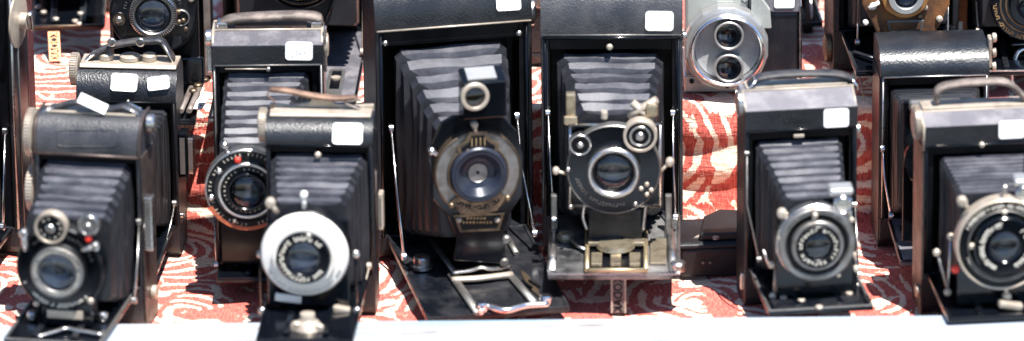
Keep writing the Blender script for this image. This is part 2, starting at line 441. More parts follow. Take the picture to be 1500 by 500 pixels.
def knob(root, c, r, h, axis='z', m='nickel', name='knob', ribs=0):
    mb = MB(); mb.lathe(c, [(0, 0), (r * .9, 0), (r, h * .15), (r, h * .8), (r * .8, h), (0, h)], n=28, axis=axis)
    if ribs:
        for i in range(ribs):
            a = 2 * math.pi * i / ribs
            if axis in ('x', '-x'):
                sg = 1 if axis == 'x' else -1
                m_ = Matrix.Translation(c) @ Matrix.Rotation(a, 4, 'X')
                mb.box(min(sg * h * .12, sg * h * .85), max(sg * h * .12, sg * h * .85), -r * .05, r * .05, r * .96, r * 1.07, m_)
    return mb.build(name, m, root)
def bar(root, name, pts, r, m='nickel', flat=.6):
    mb = MB(); mb.tube(pts, r, flat=flat); return mb.build(name, m, root)
def plate(root, name, poly, y0, y1, m, bevel=.0004):
    mb = MB(); mb.upright(poly, y0, y1); return mb.build(name, m, root, bevel=bevel)
def text_mesh(root, name, body, size, mtx, m, depth=.0003, sx=1.0, sy=1.0):
    cu = bpy.data.curves.new('lettering_curve', 'FONT'); cu.body = body; cu.size = size; cu.extrude = depth; cu.align_x = 'CENTER'; cu.align_y = 'CENTER'; cu.resolution_u = 3
    cu.offset = size * .012
    t = bpy.data.objects.new('lettering_curve', cu); COL.objects.link(t)
    dg = bpy.context.evaluated_depsgraph_get(); dg.update()
    me = bpy.data.meshes.new_from_object(t.evaluated_get(dg)); bpy.data.objects.remove(t); bpy.data.curves.remove(cu)
    me.transform(mtx @ Matrix.Diagonal((sx, sy, 1, 1))); me.materials.clear(); me.materials.append(M[m]); me.name = name
    o = bpy.data.objects.new(name, me); COL.objects.link(o); o.parent = root
    return o
FLAT = Matrix(((1, 0, 0, 0), (0, 0, -1, 0), (0, 1, 0, 0), (0, 0, 0, 1)))     # xy plane stood up, facing -y
def side_clip(root, x, y0, y1, z0, z1, m='nickel', th=.006):
    """flat rectangular metal bracket on the side of a case"""
    mb = MB(); mb.box(x, x + th, y0, y1, z0, z1); o = mb.build('side_bracket', m, root, bevel=.0008)
    mb = MB(); mb.box(x + .0012, x + th - .0012, y0 - .0005, y0 + .001, z0 + .003, z1 - .003); mb.build('bracket_slot', 'pewter', o)
    return o
PXZ = PX / math.cos(TH)
def circ(fr, px, py, y, r): return fr.f(px, py, y), r * PX

# ==================================================================================== SETTING
LEDGE_H = .026
LEDGE_Y = ground(750, 467, LEDGE_H).y       # back edge of the raised front board
EDGE_Y = LEDGE_Y + .0015                     # the cloth is tucked against it
STEP_H = .090
STEP_Y = ground(750, 324).y                 # foot of the riser
def cloth():
    bm = bmesh.new(); uvl = bm.loops.layers.uv.new('weave')
    prof = [(EDGE_Y, -.0035), (EDGE_Y + .0006, -.001), (EDGE_Y + .003, 0)]
    y = EDGE_Y + .006
    while y < STEP_Y - .012: prof.append((y, 0)); y += .005
    for i in range(7):
        a = i / 6 * math.pi / 2; prof.append((STEP_Y - .01 + .01 * math.sin(a), .01 - .01 * math.cos(a)))
    z = .014
    while z < STEP_H - .012: prof.append((STEP_Y, z)); z += .004
    for i in range(8):
        a = i / 7 * math.pi / 2; prof.append((STEP_Y + .009 - .009 * math.cos(a), STEP_H - .009 + .009 * math.sin(a)))
    y = STEP_Y + .014
    while y < STEP_Y + .9: prof.append((y, STEP_H)); y += .006 if y < STEP_Y + .3 else .03
    arc = [0]
    for a, b in zip(prof, prof[1:]): arc.append(arc[-1] + math.hypot(b[0] - a[0], b[1] - a[1]))
    nx = 330; xs = [-.62 + 1.24 * i / nx for i in range(nx + 1)]
    rows = []
    for (Y, Z), s in zip(prof, arc):
        row = []
        up = max(0, min(1, (Z - .004) / (STEP_H - .012)))
        onr = math.exp(-((Y - STEP_Y) / .02) ** 2)
        for x in xs:
            fold = .0035 * math.sin(x * 31 + 1.2 + 2.2 * math.sin(x * 9)) * up * onr + .002 * math.sin(x * 83 + Z * 40) * up * onr
            sag = .0022 * math.sin(Z * 210 + 3.5 * math.sin(x * 14) + x * 20) * onr * (1 if .01 < Z < STEP_H - .01 else .3)
            flat = (1 - onr) * (.0011 * math.sin(x * 47 + Y * 60) * math.sin(Y * 85 + x * 13) + .0007 * math.sin(x * 120 - Y * 90))
            edge = .0016 * math.sin(x * 23 + 2) + .0011 * math.sin(x * 71) if s < .004 else 0
            wob = .004 * math.sin(x * 11 + .5) + .003 * math.sin(x * 27 + 2)
            row.append((bm.verts.new((x, Y + edge - fold - sag + (wob if Z > .005 else wob * max(0, min(1, (Y - EDGE_Y) / .1)) * .5), Z + (flat - .0012 if s > .003 else 0))), (x, s)))
        rows.append(row)
    for a, b in zip(rows, rows[1:]):
        for i in range(nx):
            f = bm.faces.new((a[i][0], a[i + 1][0], b[i + 1][0], b[i][0])); f.smooth = True
            for lp, q in zip(f.loops, (a[i], a[i + 1], b[i + 1], b[i])): lp[uvl].uv = q[1]
    me = bpy.data.meshes.new('tablecloth'); bm.to_mesh(me); bm.free()
    o = bpy.data.objects.new('tablecloth', me); COL.objects.link(o)
    o['label'] = 'red and cream leaf-figured woven cloth laid over the stepped display under all the cameras'; o['category'] = 'tablecloth'
    m, nt, p = nodes('figured_chenille'); L = nt.links.new
    uv = N(nt, 'ShaderNodeUVMap', uv_map='weave')
    # threads: fine hairs along v fray every edge of the figure
    mp = N(nt, 'ShaderNodeMapping'); mp.inputs['Scale'].default_value = (900, 150, 1); L(uv.outputs[0], mp.inputs[0])
    hair = N(nt, 'ShaderNodeTexNoise', Scale=1.0, Detail=3.0); L(mp.outputs[0], hair.inputs['Vector'])
    big = N(nt, 'ShaderNodeTexNoise', Scale=22.0, Detail=3.0); L(uv.outputs[0], big.inputs['Vector'])
    def vm(op, a, b=None, sc=None):
        n = N(nt, 'ShaderNodeVectorMath', operation=op); L(a, n.inputs[0])
        if b is not None:
            if isinstance(b, tuple): n.inputs[1].default_value = b
            else: L(b, n.inputs[1])
        if sc is not None: n.inputs['Scale'].default_value = sc
        return n.outputs[0] if op not in ('LENGTH',) else n.outputs['Value']
    def mm(op, a, b=None, c=None, clamp=False):
        n = N(nt, 'ShaderNodeMath', operation=op); n.use_clamp = clamp
        for i, q in enumerate((a, b, c)):
            if q is None: continue
            if isinstance(q, (int, float)): n.inputs[i].default_value = q
            else: L(q, n.inputs[i])
        return n.outputs[0]
    w1 = vm('SCALE', vm('SUBTRACT', hair.outputs['Color'], (.5, .5, .5)), sc=.0065)
    w2 = vm('SCALE', vm('SUBTRACT', big.outputs['Color'], (.5, .5, .5)), sc=.014)
    # only displace along v for the hairs
    w1v = vm('MULTIPLY', w1, (.25, 1.0, 0)); pos = vm('ADD', vm('ADD', uv.outputs[0], w2), w1v)
    def plume(scale, off, k_r, k_a, thr):
        """leaf plumes: each cell of a jittered grid carries a fan of curved strokes round its own middle"""
        q = vm('ADD', vm('SCALE', pos, sc=scale), off)
        v = N(nt, 'ShaderNodeTexVoronoi', feature='F1', Scale=1.0, Randomness=.85); v.voronoi_dimensions = '2D'; L(q, v.inputs['Vector'])
        d = vm('SUBTRACT', q, v.outputs['Position']); s = N(nt, 'ShaderNodeSeparateXYZ'); L(d, s.inputs[0])
        cs = N(nt, 'ShaderNodeSeparateColor'); L(v.outputs['Color'], cs.inputs[0])
        ang = mm('ARCTAN2', s.outputs[1], s.outputs[0]); r = v.outputs['Distance']
        ph = mm('MULTIPLY', cs.outputs[0], 6.283)
        x = mm('ADD', mm('MULTIPLY', r, k_r), mm('ADD', mm('MULTIPLY', mm('SINE', mm('ADD', ang, ph)), k_a), mm('MULTIPLY', ph, 3)))
        st = mm('SINE', x)
        body = mm('ADD', mm('MULTIPLY', mm('SINE', mm('ADD', mm('MULTIPLY', ang, 2.0), ph)), .5), mm('MULTIPLY', r, -.4))
        return st, body, cs.outputs[1], r
    st, body, rnd, r = plume(9.5, (.37, .21, 0), 54.0, 9.0, .1)
    fray = N(nt, 'ShaderNodeTexNoise', Scale=110.0, Detail=4.0, Roughness=.7); L(pos, fray.inputs['Vector'])
    fr_ = mm('MULTIPLY', mm('SUBTRACT', fray.outputs['Fac'], .5), 1.9)
    stroke = mm('GREATER_THAN', mm('ADD', mm('ADD', st, fr_), mm('MULTIPLY', body, .8)), .08)
    blob = N(nt, 'ShaderNodeTexNoise', Scale=19.0, Detail=1.5); L(pos, blob.inputs['Vector'])
    area = mm('GREATER_THAN', mm('ADD', blob.outputs['Fac'], mm('MULTIPLY', mm('SUBTRACT', fray.outputs['Fac'], .5), .25)), .455)
    blob2 = N(nt, 'ShaderNodeTexNoise', Scale=33.0, Detail=1.0); L(vm('ADD', pos, (3.1, 1.7, 0)), blob2.inputs['Vector'])
    solid = mm('GREATER_THAN', mm('ADD', blob2.outputs['Fac'], mm('MULTIPLY', mm('SUBTRACT', fray.outputs['Fac'], .5), .2)), .605)
    fig = mm('MAXIMUM', mm('MULTIPLY', stroke, area), solid)
    # weft ribs
    mp2 = N(nt, 'ShaderNodeMapping'); mp2.inputs['Scale'].default_value = (120, 480, 1); L(uv.outputs[0], mp2.inputs[0])
    rib = N(nt, 'ShaderNodeTexNoise', Scale=1.0, Detail=2.0, Distortion=.6); L(mp2.outputs[0], rib.inputs['Vector'])
    redr = ramp(nt, hair.outputs['Fac'], [(.28, (.28, .042, .036)), (.5, (.50, .10, .075)), (.75, (.64, .22, .16))])
    creamr = ramp(nt, rib.outputs['Fac'], [(.3, (.60, .40, .29)), (.5, (.80, .62, .48)), (.72, (.88, .74, .60))])
    mx = N(nt, 'ShaderNodeMix', data_type='RGBA'); L(fig, mx.inputs['Factor']); L(redr.outputs[0], mx.inputs['A']); L(creamr.outputs[0], mx.inputs['B'])
    # some red hairs lie over the cream
    over = mm('MULTIPLY', mm('GREATER_THAN', hair.outputs['Fac'], .66), .55)
    mx2 = N(nt, 'ShaderNodeMix', data_type='RGBA'); L(over, mx2.inputs['Factor']); L(mx.outputs['Result'], mx2.inputs['A']); mx2.inputs['B'].default_value = (.55, .10, .06, 1)
    L(mx2.outputs['Result'], p.inputs['Base Color'])
    p.inputs['Roughness'].default_value = .85; p.inputs['Specular IOR Level'].default_value = .2; p.inputs['Sheen Weight'].default_value = .15
    hsum = mm('ADD', mm('MULTIPLY', hair.outputs['Fac'], .6), mm('ADD', mm('MULTIPLY', rib.outputs['Fac'], .8), mm('MULTIPLY', fig, .5)))
    bp = N(nt, 'ShaderNodeBump', Strength=.8, Distance=.0016); L(hsum, bp.inputs['Height']); L(bp.outputs[0], p.inputs['Normal'])
    me.materials.append(m)
cloth()

def table():
    front = ground(750, 552, LEDGE_H).y
    bm_ = MB(); bm_.box(-.75, .75, LEDGE_Y + .0003, LEDGE_Y + 1.1, -.034, -.0062)
    m, nt, p = nodes('pale_blue_painted_wood'); L = nt.links.new
    tc = N(nt, 'ShaderNodeTexCoord'); mp = N(nt, 'ShaderNodeMapping'); mp.inputs['Scale'].default_value = (6, 30, 30); L(tc.outputs['Object'], mp.inputs[0])
    nz = N(nt, 'ShaderNodeTexNoise', Scale=2.4, Detail=9.0, Roughness=.62); L(mp.outputs[0], nz.inputs['Vector'])
    n2 = N(nt, 'ShaderNodeTexNoise', Scale=1.1, Detail=3.0); L(mp.outputs[0], n2.inputs['Vector'])
    blue = ramp(nt, n2.outputs['Fac'], [(.3, (.23, .33, .42)), (.5, (.32, .36, .41)), (.7, (.37, .39, .41))])
    chip = ramp(nt, nz.outputs['Fac'], [(.54, (0, 0, 0)), (.70, (1, 1, 1))])
    mx = N(nt, 'ShaderNodeMix', data_type='RGBA'); L(chip.outputs[0], mx.inputs['Factor']); L(blue.outputs[0], mx.inputs['A']); mx.inputs['B'].default_value = (.17, .115, .08, 1)
    L(mx.outputs['Result'], p.inputs['Base Color']); p.inputs['Roughness'].default_value = .5
    bp = N(nt, 'ShaderNodeBump', Strength=.35, Distance=.001); L(nz.outputs['Fac'], bp.inputs['Height']); L(bp.outputs[0], p.inputs['Normal'])
    o = bm_.build('display_table', m, None, bevel=.002)
    fb = MB(); fb.box(-.75, .75, front, LEDGE_Y, -.06, LEDGE_H); fb.build('front_board', m, o, bevel=.003)
    o['label'] = 'pale blue painted wooden stall table with a worn board along its front edge'; o['category'] = 'table'
table()
# ==================================================================================== CAMERAS
def shutter(root, fr, px, py, y, r, h, m='enamel', back=.004):
    c = fr.f(px, py, y)
    return disc(c, r * PX, h, h0=-back).build('shutter', m, root), c
def on(c, dx, dy, h=0.0):
    """a point on the shutter face: photo pixels across and down from its middle, h in front"""
    return Vector((c.x + dx * PX, c.y - h, c.z - dy * PXZ))
def dial(sh, c, dx, dy, h, r, t=.004, m='matt', rim='nickel', hub=None, letters=0, lm='mark'):
    p = on(c, dx, dy, h)
    disc(p, r * PX, t).build('dial', m, sh)
    if rim: ring(p, r * PX * 1.02, r * PX * .84, t + .0006, b=.0003).build('dial_rim', rim, sh)
    if hub: disc(p, r * PX * hub, t + .002, h0=t - .001).build('dial_hub', 'nickel', sh)
    if letters: ticks(p, r * PX * .64, t, letters, length=.0019, width=.001, vary=.5).build('dial_lettering', lm, sh)
    return p
def screw(sh, c, dx, dy, h, r=4.0, m='nickel'):
    p = on(c, dx, dy, h); mb = MB(); mb.lathe(p, [(0, -.001), (r * PX, -.001), (r * PX, .0012), (r * PX * .6, .0022), (0, .0024)], n=18)
    return mb.build('screw', m, sh)
def lever(sh, c, d0, d1, h, r=2.6, m='nickel', tip=0):
    a, b = on(c, *d0, h), on(c, *d1, h); mb = MB(); mb.tube([a, (a + b) / 2 - Vector((0, .0006, 0)), b], r * PX, flat=.8)
    o = mb.build('lever', m, sh)
    if tip:
        k = MB(); k.lathe(b, [(0, -.002), (tip * PX, -.002), (tip * PX, .002), (tip * .6 * PX, .003), (0, .0032)], n=20); k.build('lever_tip', m, sh)
    return o
ROW = 'old folding cameras set out on the cloth'

# ---- A: brown-edged camera turned towards the near corner, two knurled wheels
fr = Frame(130, 478, 0, -11)
A = thing('folding_camera', fr, 'black folding camera with bare brown metal edges and two knurled wheels on its side', 'camera', ROW)
hz = .0312
c = case(A, fr, 50, 206, 168, 228, .032, hz, 'round', 'worn', mtop='worn')
for x in (c['X0'], c['X1']):
    s = -1 if x == c['X0'] else 1
    mb = MB(); mb.box(min(x, x + s * .0012), max(x, x + s * .0012), -.0018, .0325, .0004, c['ZR'] + .001)
    mb.build('side_edging', 'brownedge', A, bevel=.0004)
mb = MB(); pr = []
for i in range(15):
    t = i / 14; z = c['ZR'] + (c['ZT'] - c['ZR']) * t; pr.append(Vector((0, roll_y(c, z) - .0006, z)))
pr += [Vector((0, .02, c['ZT'] + .0006)), Vector((0, .030, c['ZT'] + .0003))]
for x in (c['X0'] + .0008, c['X1'] - .0008): mb.tube([p + Vector((x, 0, 0)) for p in pr], .0011)
mb.tube([(c['X0'], -.0016, c['ZR'] + .0006), (c['X1'], -.0016, c['ZR'] + .0006)], .0012)
mb.build('edge_trim', 'brownedge', A)
mb = MB(); mb.box(c['X0'] + .006, c['X1'] - .006, .012, .029, c['ZT'] - .0005, c['ZT'] + .0012); mb.build('top_plate', 'cream', A, bevel=.0005)
mb = MB()                                              # embossed oval on the roll
pts = []
for i in range(49):
    a = 2 * math.pi * i / 48; px = 128 + 44 * max(-1, min(1, 1.35 * math.cos(a))); py = 203 + 12 * max(-1, min(1, 1.25 * math.sin(a)))
    y = 0
    for _ in range(5): y = roll_y(c, fr.f(px, py, y).z)
    pts.append(fr.f(px, py, y))
mb.tube(pts, .0005, caps=False); mb.build('embossed_oval', 'worn', A)
recess(A, c, hz, fr.f(62, 300).x, fr.f(197, 300).x, fr.f(130, 240).z)
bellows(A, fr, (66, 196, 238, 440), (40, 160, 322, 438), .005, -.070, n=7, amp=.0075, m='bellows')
b, mt = bed(A, c['X0'] + .004, c['X1'] - .004, hz, .112, drop=0, rm='plate', edge='pewter')
y = -.072
mb = MB(); mb.box(fr.f(52, 400, y).x, fr.f(140, 400, y).x, y, y + .003, hz + .004, fr.f(92, 335, y).z); std = mb.build('lens_standard', 'enamel', A, bevel=.001)
sh, q = shutter(A, fr, 92, 388, y - .003, 61, .009, 'enamel')
h = .009
ring(q, 60 * PX, 55 * PX, h + .0006).build('outer_ring', 'matt', sh)
ring(q, 36 * PX, 26 * PX, h + .008, h0=h - .001).build('lens_ring', 'pewter', sh)
ring(q, 39 * PX, 34 * PX, h + .004, h0=h - .001).build('focus_ring', 'matt', sh)
ticks(q, 30.5 * PX, h + .0081, 36, length=.0018, width=.0008, vary=.5).build('lens_lettering', 'mark', sh)
lens(sh, q, 26 * PX, h + .0068, bulge=.003, inner='irislight')
dial(sh, q, -9, -57, h - .004, 22, .007, 'matt', 'cream', .28, 11)
dial(sh, q, 43, -63, h - .004, 14, .006, 'pewter', 'nickel', .25)
screw(sh, q, 42, -44, h, 4.5, 'red'); screw(sh, q, -48, 20, h, 1.9); screw(sh, q, 42, 40, h, 4.5, 'cream'); screw(sh, q, -34, 48, h, 4, 'cream')
lever(sh, q, (-44, -25), (-47, -48), h + .002, 5, 'nickel', 6); lever(sh, q, (34, -30), (52, -36), h + .002, 4.5, 'nickel', 6)
ticks(q, 52 * PX, h + .0008, 20, 225, 318, length=.003, width=.0016, vary=.5).build('engraved_scale', 'mark', sh)
ticks(q, 49 * PX, h + .0008, 16, 20, 140, length=.0018, width=.0012, vary=.6).build('rim_lettering', 'pewter', sh)
p0 = fr.f(72, 455, y - .006); p1 = fr.f(124, 455, y - .006)
mb = MB(); mb.box(p0.x - .004, p1.x + .006, p0.y - .004, p0.y + .006, hz + .001, p0.z + .009); ft = mb.build('standard_foot', 'enamel', A, bevel=.001)
mb = MB(); mb.box(p0.x, p1.x, p0.y - .0065, p0.y - .004, p0.z - .003, p0.z + .003); mb.build('foot_bar', 'cream', ft, bevel=.0005)
p0 = fr.h(55, 493, hz + .002); p1 = fr.h(97, 481, hz + .003); p2 = fr.h(150, 490, hz + .002)
bar(A, 'front_handle', curve([p0, p0 * .4 + p1 * .6, p1, p1 * .6 + p2 * .4, p2], 6), .0021, 'nickel')
for px in (48, 150): knob(A, fr.h(px, 468, hz + .001), .004, .006, 'z', 'nickel', 'bed_post')
strut(A, [fr.f(204, 325, -.001), fr.f(202, 380, -.016), fr.f(197, 440, -.036)], r=.0014)
side_clip(A, c['X1'] + .0014, -.003, .006, fr.f(215, 366).z, fr.f(215, 288).z, 'nickel', .0062)
knob(A, Vector((c['X1'] + .0012, .016, fr.f(215, 192).z)), .0064, .006, 'x', 'nickel', 'winding_key')
knob(A, Vector((c['X1'] + .0012, .016, fr.f(222, 440).z)), .005, .004, 'x', 'cream', 'side_stud')
for py in (202, 283): knob(A, Vector((c['X0'] - .0012, .012, fr.f(45, py).z)), 31 * PX, .0062, '-x', 'cream', 'knurled_wheel', 44)
y = .018
P = [(58, 166), (82, 157), (108, 150), (135, 152), (160, 160), (184, 157), (204, 166)]
st = strap(A, [fr.f(px, py, y) for px, py in P], .009, .0026, 'strap')
mb = MB(); mb.cbox(fr.f(136, 152, y - .006), 41 * PX, .0006, 14 * PX, ry=R(23), rx=R(-30)); mb.build('paper_tag', 'paper', A)

# ---- B: camera behind it with two stickers
fr = Frame(190, 374, 0, -6)
B = thing('folding_camera', fr, 'black folding camera bearing two white stickers side by side under a black strap', 'camera', ROW)
hz = fr.f(190, 330).z
c = case(B, fr, 112, 258, 98, 150, .036, hz, 'round', 'leather')
mb = MB(); mb.extrude_x([(.010, c['ZT'] - .0004), (.012, c['ZT'] + .002), (.034, c['ZT'] + .002), (.035, c['ZT'] - .0004)], c['X0'] + .001, c['X1'] - .001); tp = mb.build('top_plate', 'cream', B, bevel=.0006)
knob(B, Vector((fr.f(190, 86, .02).x, .022, c['ZT'] + .002)), .0075, .0042, 'z', 'cream', 'top_button')
for px in (155, 218): knob(B, Vector((fr.f(px, 84, .02).x, .022, c['ZT'] + .002)), .0055, .005, 'z', 'cream', 'strap_post')
recess(B, c, hz, fr.f(124, 250).x, fr.f(250, 250).x, fr.f(190, 160).z)
frame_trim(B, c, hz, 'matt')
bellows(B, fr, (126, 249, 156, 330), (95, 215, 222, 330), .005, -.066, n=11, amp=.0042, m='bellows_dark')
b, mt = bed(B, c['X0'] + .004, c['X1'] - .004, hz, .095, drop=R(3))
y = -.068
mb = MB(); mb.box(fr.f(112, 280, y).x, fr.f(205, 280, y).x, y - .003, y, hz + .002, fr.f(160, 235, y).z); mb.build('lens_standard', 'enamel', B, bevel=.001)
sh, q = shutter(B, fr, 152, 285, y - .005, 50, .009)
ring(q, 30 * PX, 22 * PX, .016, h0=.008).build('lens_ring', 'nickel', sh); lens(sh, q, 22 * PX, .0145)
strut(B, [fr.f(256, 298, -.001), fr.f(250, 330, -.015), fr.f(240, 366, -.03)], r=.0014)
strut(B, [fr.f(118, 260, -.001), fr.f(110, 320, -.03)], r=.0012)
side_clip(B, c['X1'] + .0002, .002, .016, fr.f(258, 262).z, fr.f(258, 198).z, 'enamel', .006)
side_clip(B, c['X1'] + .0064, .004, .014, fr.f(275, 258).z, fr.f(275, 206).z, 'nickel', .0045)
knob(B, Vector((c['X0'], .016, fr.f(108, 112).z)), 22 * PX, .0062, '-x', 'cream', 'winding_knob', 40)
knob(B, Vector((c['X1'], .004, fr.f(258, 318).z)), .0022, .003, 'x', 'nickel', 'side_stud')
P = [(118, 95), (142, 78), (162, 68), (190, 62), (220, 60), (238, 62), (254, 88)]
st = strap(B, [fr.f(px, py, .022) for px, py in P], .009, .003, 'strap')
for px in (164, 206): knob(st, fr.f(px, 61, .017), .0032, .0026, 'y', 'nickel', 'strap_rivet')
roll_sticker(B, fr, c, 182, 121, 37, 25, 2, ink=4); roll_sticker(B, fr, c, 232, 122, 31, 19, -9, ink=3)
screw(B, fr.f(188, 148), 0, 0, .001, 3)

# ---- C: tall camera with the grey top band and ring of red under its lens
fr = Frame(390, 392, 0, 0)
Cc = thing('folding_camera', fr, 'tall folding camera with pale grey top cover, worn flat brown strap and orange-rimmed lens', 'camera', ROW)
hz = fr.f(390, 350).z
c = case(Cc, fr, 310, 474, 44, 96, .038, hz, 'facet', 'leather', 'grey', ymid=67)
frame_trim(Cc, c, hz, 'pewter', .0006)
mb = MB(); x0, x1 = c['X0'], c['X1']
mb.tube([(x0 + .001, .002, fr.f(390, 66).z), (x0 + .001, .0165, c['ZT']), (x0 + .001, .035, c['ZT'] + .0006), (x1 - .001, .035, c['ZT'] + .0006), (x1 - .001, .0165, c['ZT']), (x1 - .001, .002, fr.f(390, 66).z)], .0011)
mb.tube([(x0, .0168, c['ZT'] + .0002), (x1, .0168, c['ZT'] + .0002)], .0009); mb.build('edge_trim', 'cream', Cc)
recess(Cc, c, hz, fr.f(325, 250).x, fr.f(460, 250).x, fr.f(390, 108).z, d=.003)
bar(Cc, 'frame_catch', [fr.f(330, 101, -.001), fr.f(392, 101, -.001)], .0009, 'cream'); screw(Cc, fr.f(393, 101), 0, 0, .0005, 3.6, 'nickel')
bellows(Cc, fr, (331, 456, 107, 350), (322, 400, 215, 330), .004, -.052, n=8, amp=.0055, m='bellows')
b, mt = bed(Cc, c['X0'] + .003, c['X1'] - .003, hz, .074, drop=R(2), edge='enamel', rails=True, rm='enamel')
y = -.054
mb = MB(); mb.box(fr.f(322, 300, y).x, fr.f(404, 300, y).x, y - .003, y, hz + .002, fr.f(363, 230, y).z); mb.build('lens_standard', 'enamel', Cc, bevel=.001)
sh, q = shutter(Cc, fr, 363, 270, y - .005, 56, .010)
ring(q, 57 * PX, 46 * PX, .0115, h0=.002).build('scale_ring', 'matt', sh)
ring(q, 59 * PX, 55.5 * PX, .011, h0=.001).build('chrome_rim', 'nickel', sh)
mb = MB(); 
for i in range(28):
    a = R(205 + 130 * i / 28); a2 = R(205 + 130 * (i + 1) / 28)
    r0, r1 = 54.0 * PX, 59.4 * PX
    v = [q + Vector((math.cos(t) * r, -.0116 - k, math.sin(t) * r)) for t in (a, a2) for r in (r0, r1) for k in (0, .0004)]
    vs = [mb.bm.verts.new(u) for u in v]
    for f in ((0, 1, 3, 2), (4, 6, 7, 5), (1, 5, 7, 3), (0, 2, 6, 4), (0, 4, 5, 1), (2, 3, 7, 6)): mb._f([vs[k] for k in f])
bmesh.ops.remove_doubles(mb.bm, verts=mb.bm.verts, dist=1e-6)
mb.build('orange_arc', mat('orange_ring_paint', (.42, .11, .05), (.10, .05, .035), .45, nscale=120), sh)
ticks(q, 51.5 * PX, .0116, 54, length=.0022, width=.0007, vary=.3).build('engraved_scale', 'mark', sh)
ring(q, 41 * PX, 36 * PX, .0145, h0=.008).build('silver_ring', 'nickel', sh)
ring(q, 36 * PX, 27 * PX, .013, h0=.008).build('lens_ring', 'matt', sh)
ticks(q, 31.5 * PX, .0131, 30, length=.0015, width=.0008, vary=.5).build('lens_lettering', 'mark', sh)
ring(q, 27.5 * PX, 24 * PX, .017, h0=.010).build('lens_mount', 'enamel', sh)
lens(sh, q, 24 * PX, .0155, bulge=.0035, hole=.45)
screw(sh, q, -12, -42, .0126, 4.5, 'red'); screw(sh, q, -38, -26, .0115, 4); screw(sh, q, -50, 10, .0115, 4.6); screw(sh, q, -18, 42, .0116, 3.6)
lever(sh, q, (-24, -46), (-30, -60), .008, 3.2, 'nickel', 5)
strut(Cc, [fr.f(313, 265, -.001), fr.f(314, 320, -.016), fr.f(317, 388, -.034)], r=.0013)
strut(Cc, [fr.f(470, 265, -.001), fr.f(468, 370, -.034)], r=.0013)
for px, py in ((338, 388), (345, 360)): screw(Cc, fr.f(px, py, -.03), 0, 0, 0, 1.9)
mb = MB(); mb.box(c['X0'] - .004, c['X0'] + .0004, .008, .014, fr.f(303, 112).z, fr.f(303, 60).z); mb.build('side_bracket', 'chrome', Cc, bevel=.001)
knob(Cc, Vector((c['X0'], .012, fr.f(303, 64).z)), .006, .0045, '-x', 'nickel', 'winding_key')
knob(Cc, Vector((c['X1'], .014, fr.f(478, 75).z)), .0078, .0035, 'x', 'cream', 'winding_knob', 30)
mb = MB(); mb.box(c['X1'] + .0002, c['X1'] + .0022, .006, .012, fr.f(478, 110).z, fr.f(478, 45).z); mb.build('side_bracket', 'nickel', Cc, bevel=.0006)
P = [(320, 36), (340, 28), (395, 24), (445, 23), (466, 26), (470, 36)]
strap(Cc, [fr.f(px, py, .024) for px, py in P], .012, .004, 'strapgrey', loops=False, k=10)
for px in (326, 464):
    mb = MB(); mb.box(fr.f(px - 8, 40, .024).x, fr.f(px + 8, 40, .024).x, .018, .030, c['ZT'] + .0002, c['ZT'] + .0052)
    mb.build('strap_mount', 'nickel', Cc, bevel=.001)
mb = MB(); mb.box(fr.f(345, 40, .024).x, fr.f(450, 40, .024).x, .020, .031, c['ZT'] + .0002, c['ZT'] + .0022); mb.build('top_plate', 'strapbrown', Cc, bevel=.0005)
sticker(Cc, fr, 438, 75, 38, 25, -.0017, 1.5, ink=4)

# ---- D: the one with the big ivory dial
fr = Frame(466, 462, 0, -4)
Dd = thing('folding_camera', fr, 'folding camera with a big ivory dial round its lens and a thin brown strap', 'camera', ROW)
hz = .0310
c = case(Dd, fr, 389, 546, 170, 214, .034, hz, 'round', 'leather')
zt = c['ZT']
pl = [(c['X0'] + .001, zt - .004), (c['X1'] - .001, zt - .004), (c['X1'] - .001, zt + .0045), (fr.f(510, 160).x, zt + .0035), (fr.f(485, 160).x, zt + .005), (fr.f(476, 160).x, zt + .011), (fr.f(456, 160).x, zt + .011), (fr.f(448, 160).x, zt + .005), (fr.f(420, 160).x, zt + .003), (c['X0'] + .001, zt + .0045)]
plate(Dd, 'back_ridge', pl, .024, .0275, 'cream', .0008)
mb = MB(); mb.extrude_x([(.011, zt - .0005), (.012, zt + .0012), (.0238, zt + .0022), (.0238, zt - .0005)], c['X0'] + .002, c['X1'] - .002); mb.build('top_plate', 'cream', Dd, bevel=.0005)
recess(Dd, c, hz, fr.f(400, 330).x, fr.f(537, 330).x, fr.f(466, 226).z)
frame_trim(Dd, c, hz, 'enamel', .0007)
screw(Dd, fr.f(466, 226), 0, 0, .0016, 4.5, 'cream')
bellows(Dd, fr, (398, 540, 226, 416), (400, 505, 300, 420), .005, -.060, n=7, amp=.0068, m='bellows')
b, mt = bed(Dd, c['X0'] + .004, c['X1'] - .004, hz, .128, drop=0, edge='enamel', rm='enamel')
y = -.062
mb = MB(); mb.box(fr.f(392, 370, y).x, fr.f(512, 370, y).x, y - .003, y, hz + .001, fr.f(448, 320, y).z); mb.build('lens_standard', 'enamel', Dd, bevel=.001)
y2 = y - .0045
sh, q = shutter(Dd, fr, 448, 366, y2, 62, .0085, 'matt')
mb = MB(); mb.lathe(q, [(60 * PX, .001), (60 * PX, .0085), (57.5 * PX, .0105), (46 * PX, .0118), (38 * PX, .0112), (38 * PX, .001)], close=True); mb.build('ivory_dial', 'ivory', sh)
ring(q, 43.5 * PX, 36.5 * PX, .0155, h0=.010).build('ivory_collar', 'ivory', sh)
ring(q, 37 * PX, 23 * PX, .018, h0=.010, b=.001).build('lens_ring', 'enamel', sh)
ticks(q, 30 * PX, .0181, 30, 30, 330, length=.0036, width=.0017, vary=.4).build('lens_lettering', 'mark', sh)
ticks(q, 53 * PX, .0113, 30, 200, 340, length=.0022, width=.0007, vary=.3).build('engraved_scale', 'pewter', sh)
lens(sh, q, 23 * PX, .0165, bulge=.003, inner='irislight', hole=.35)
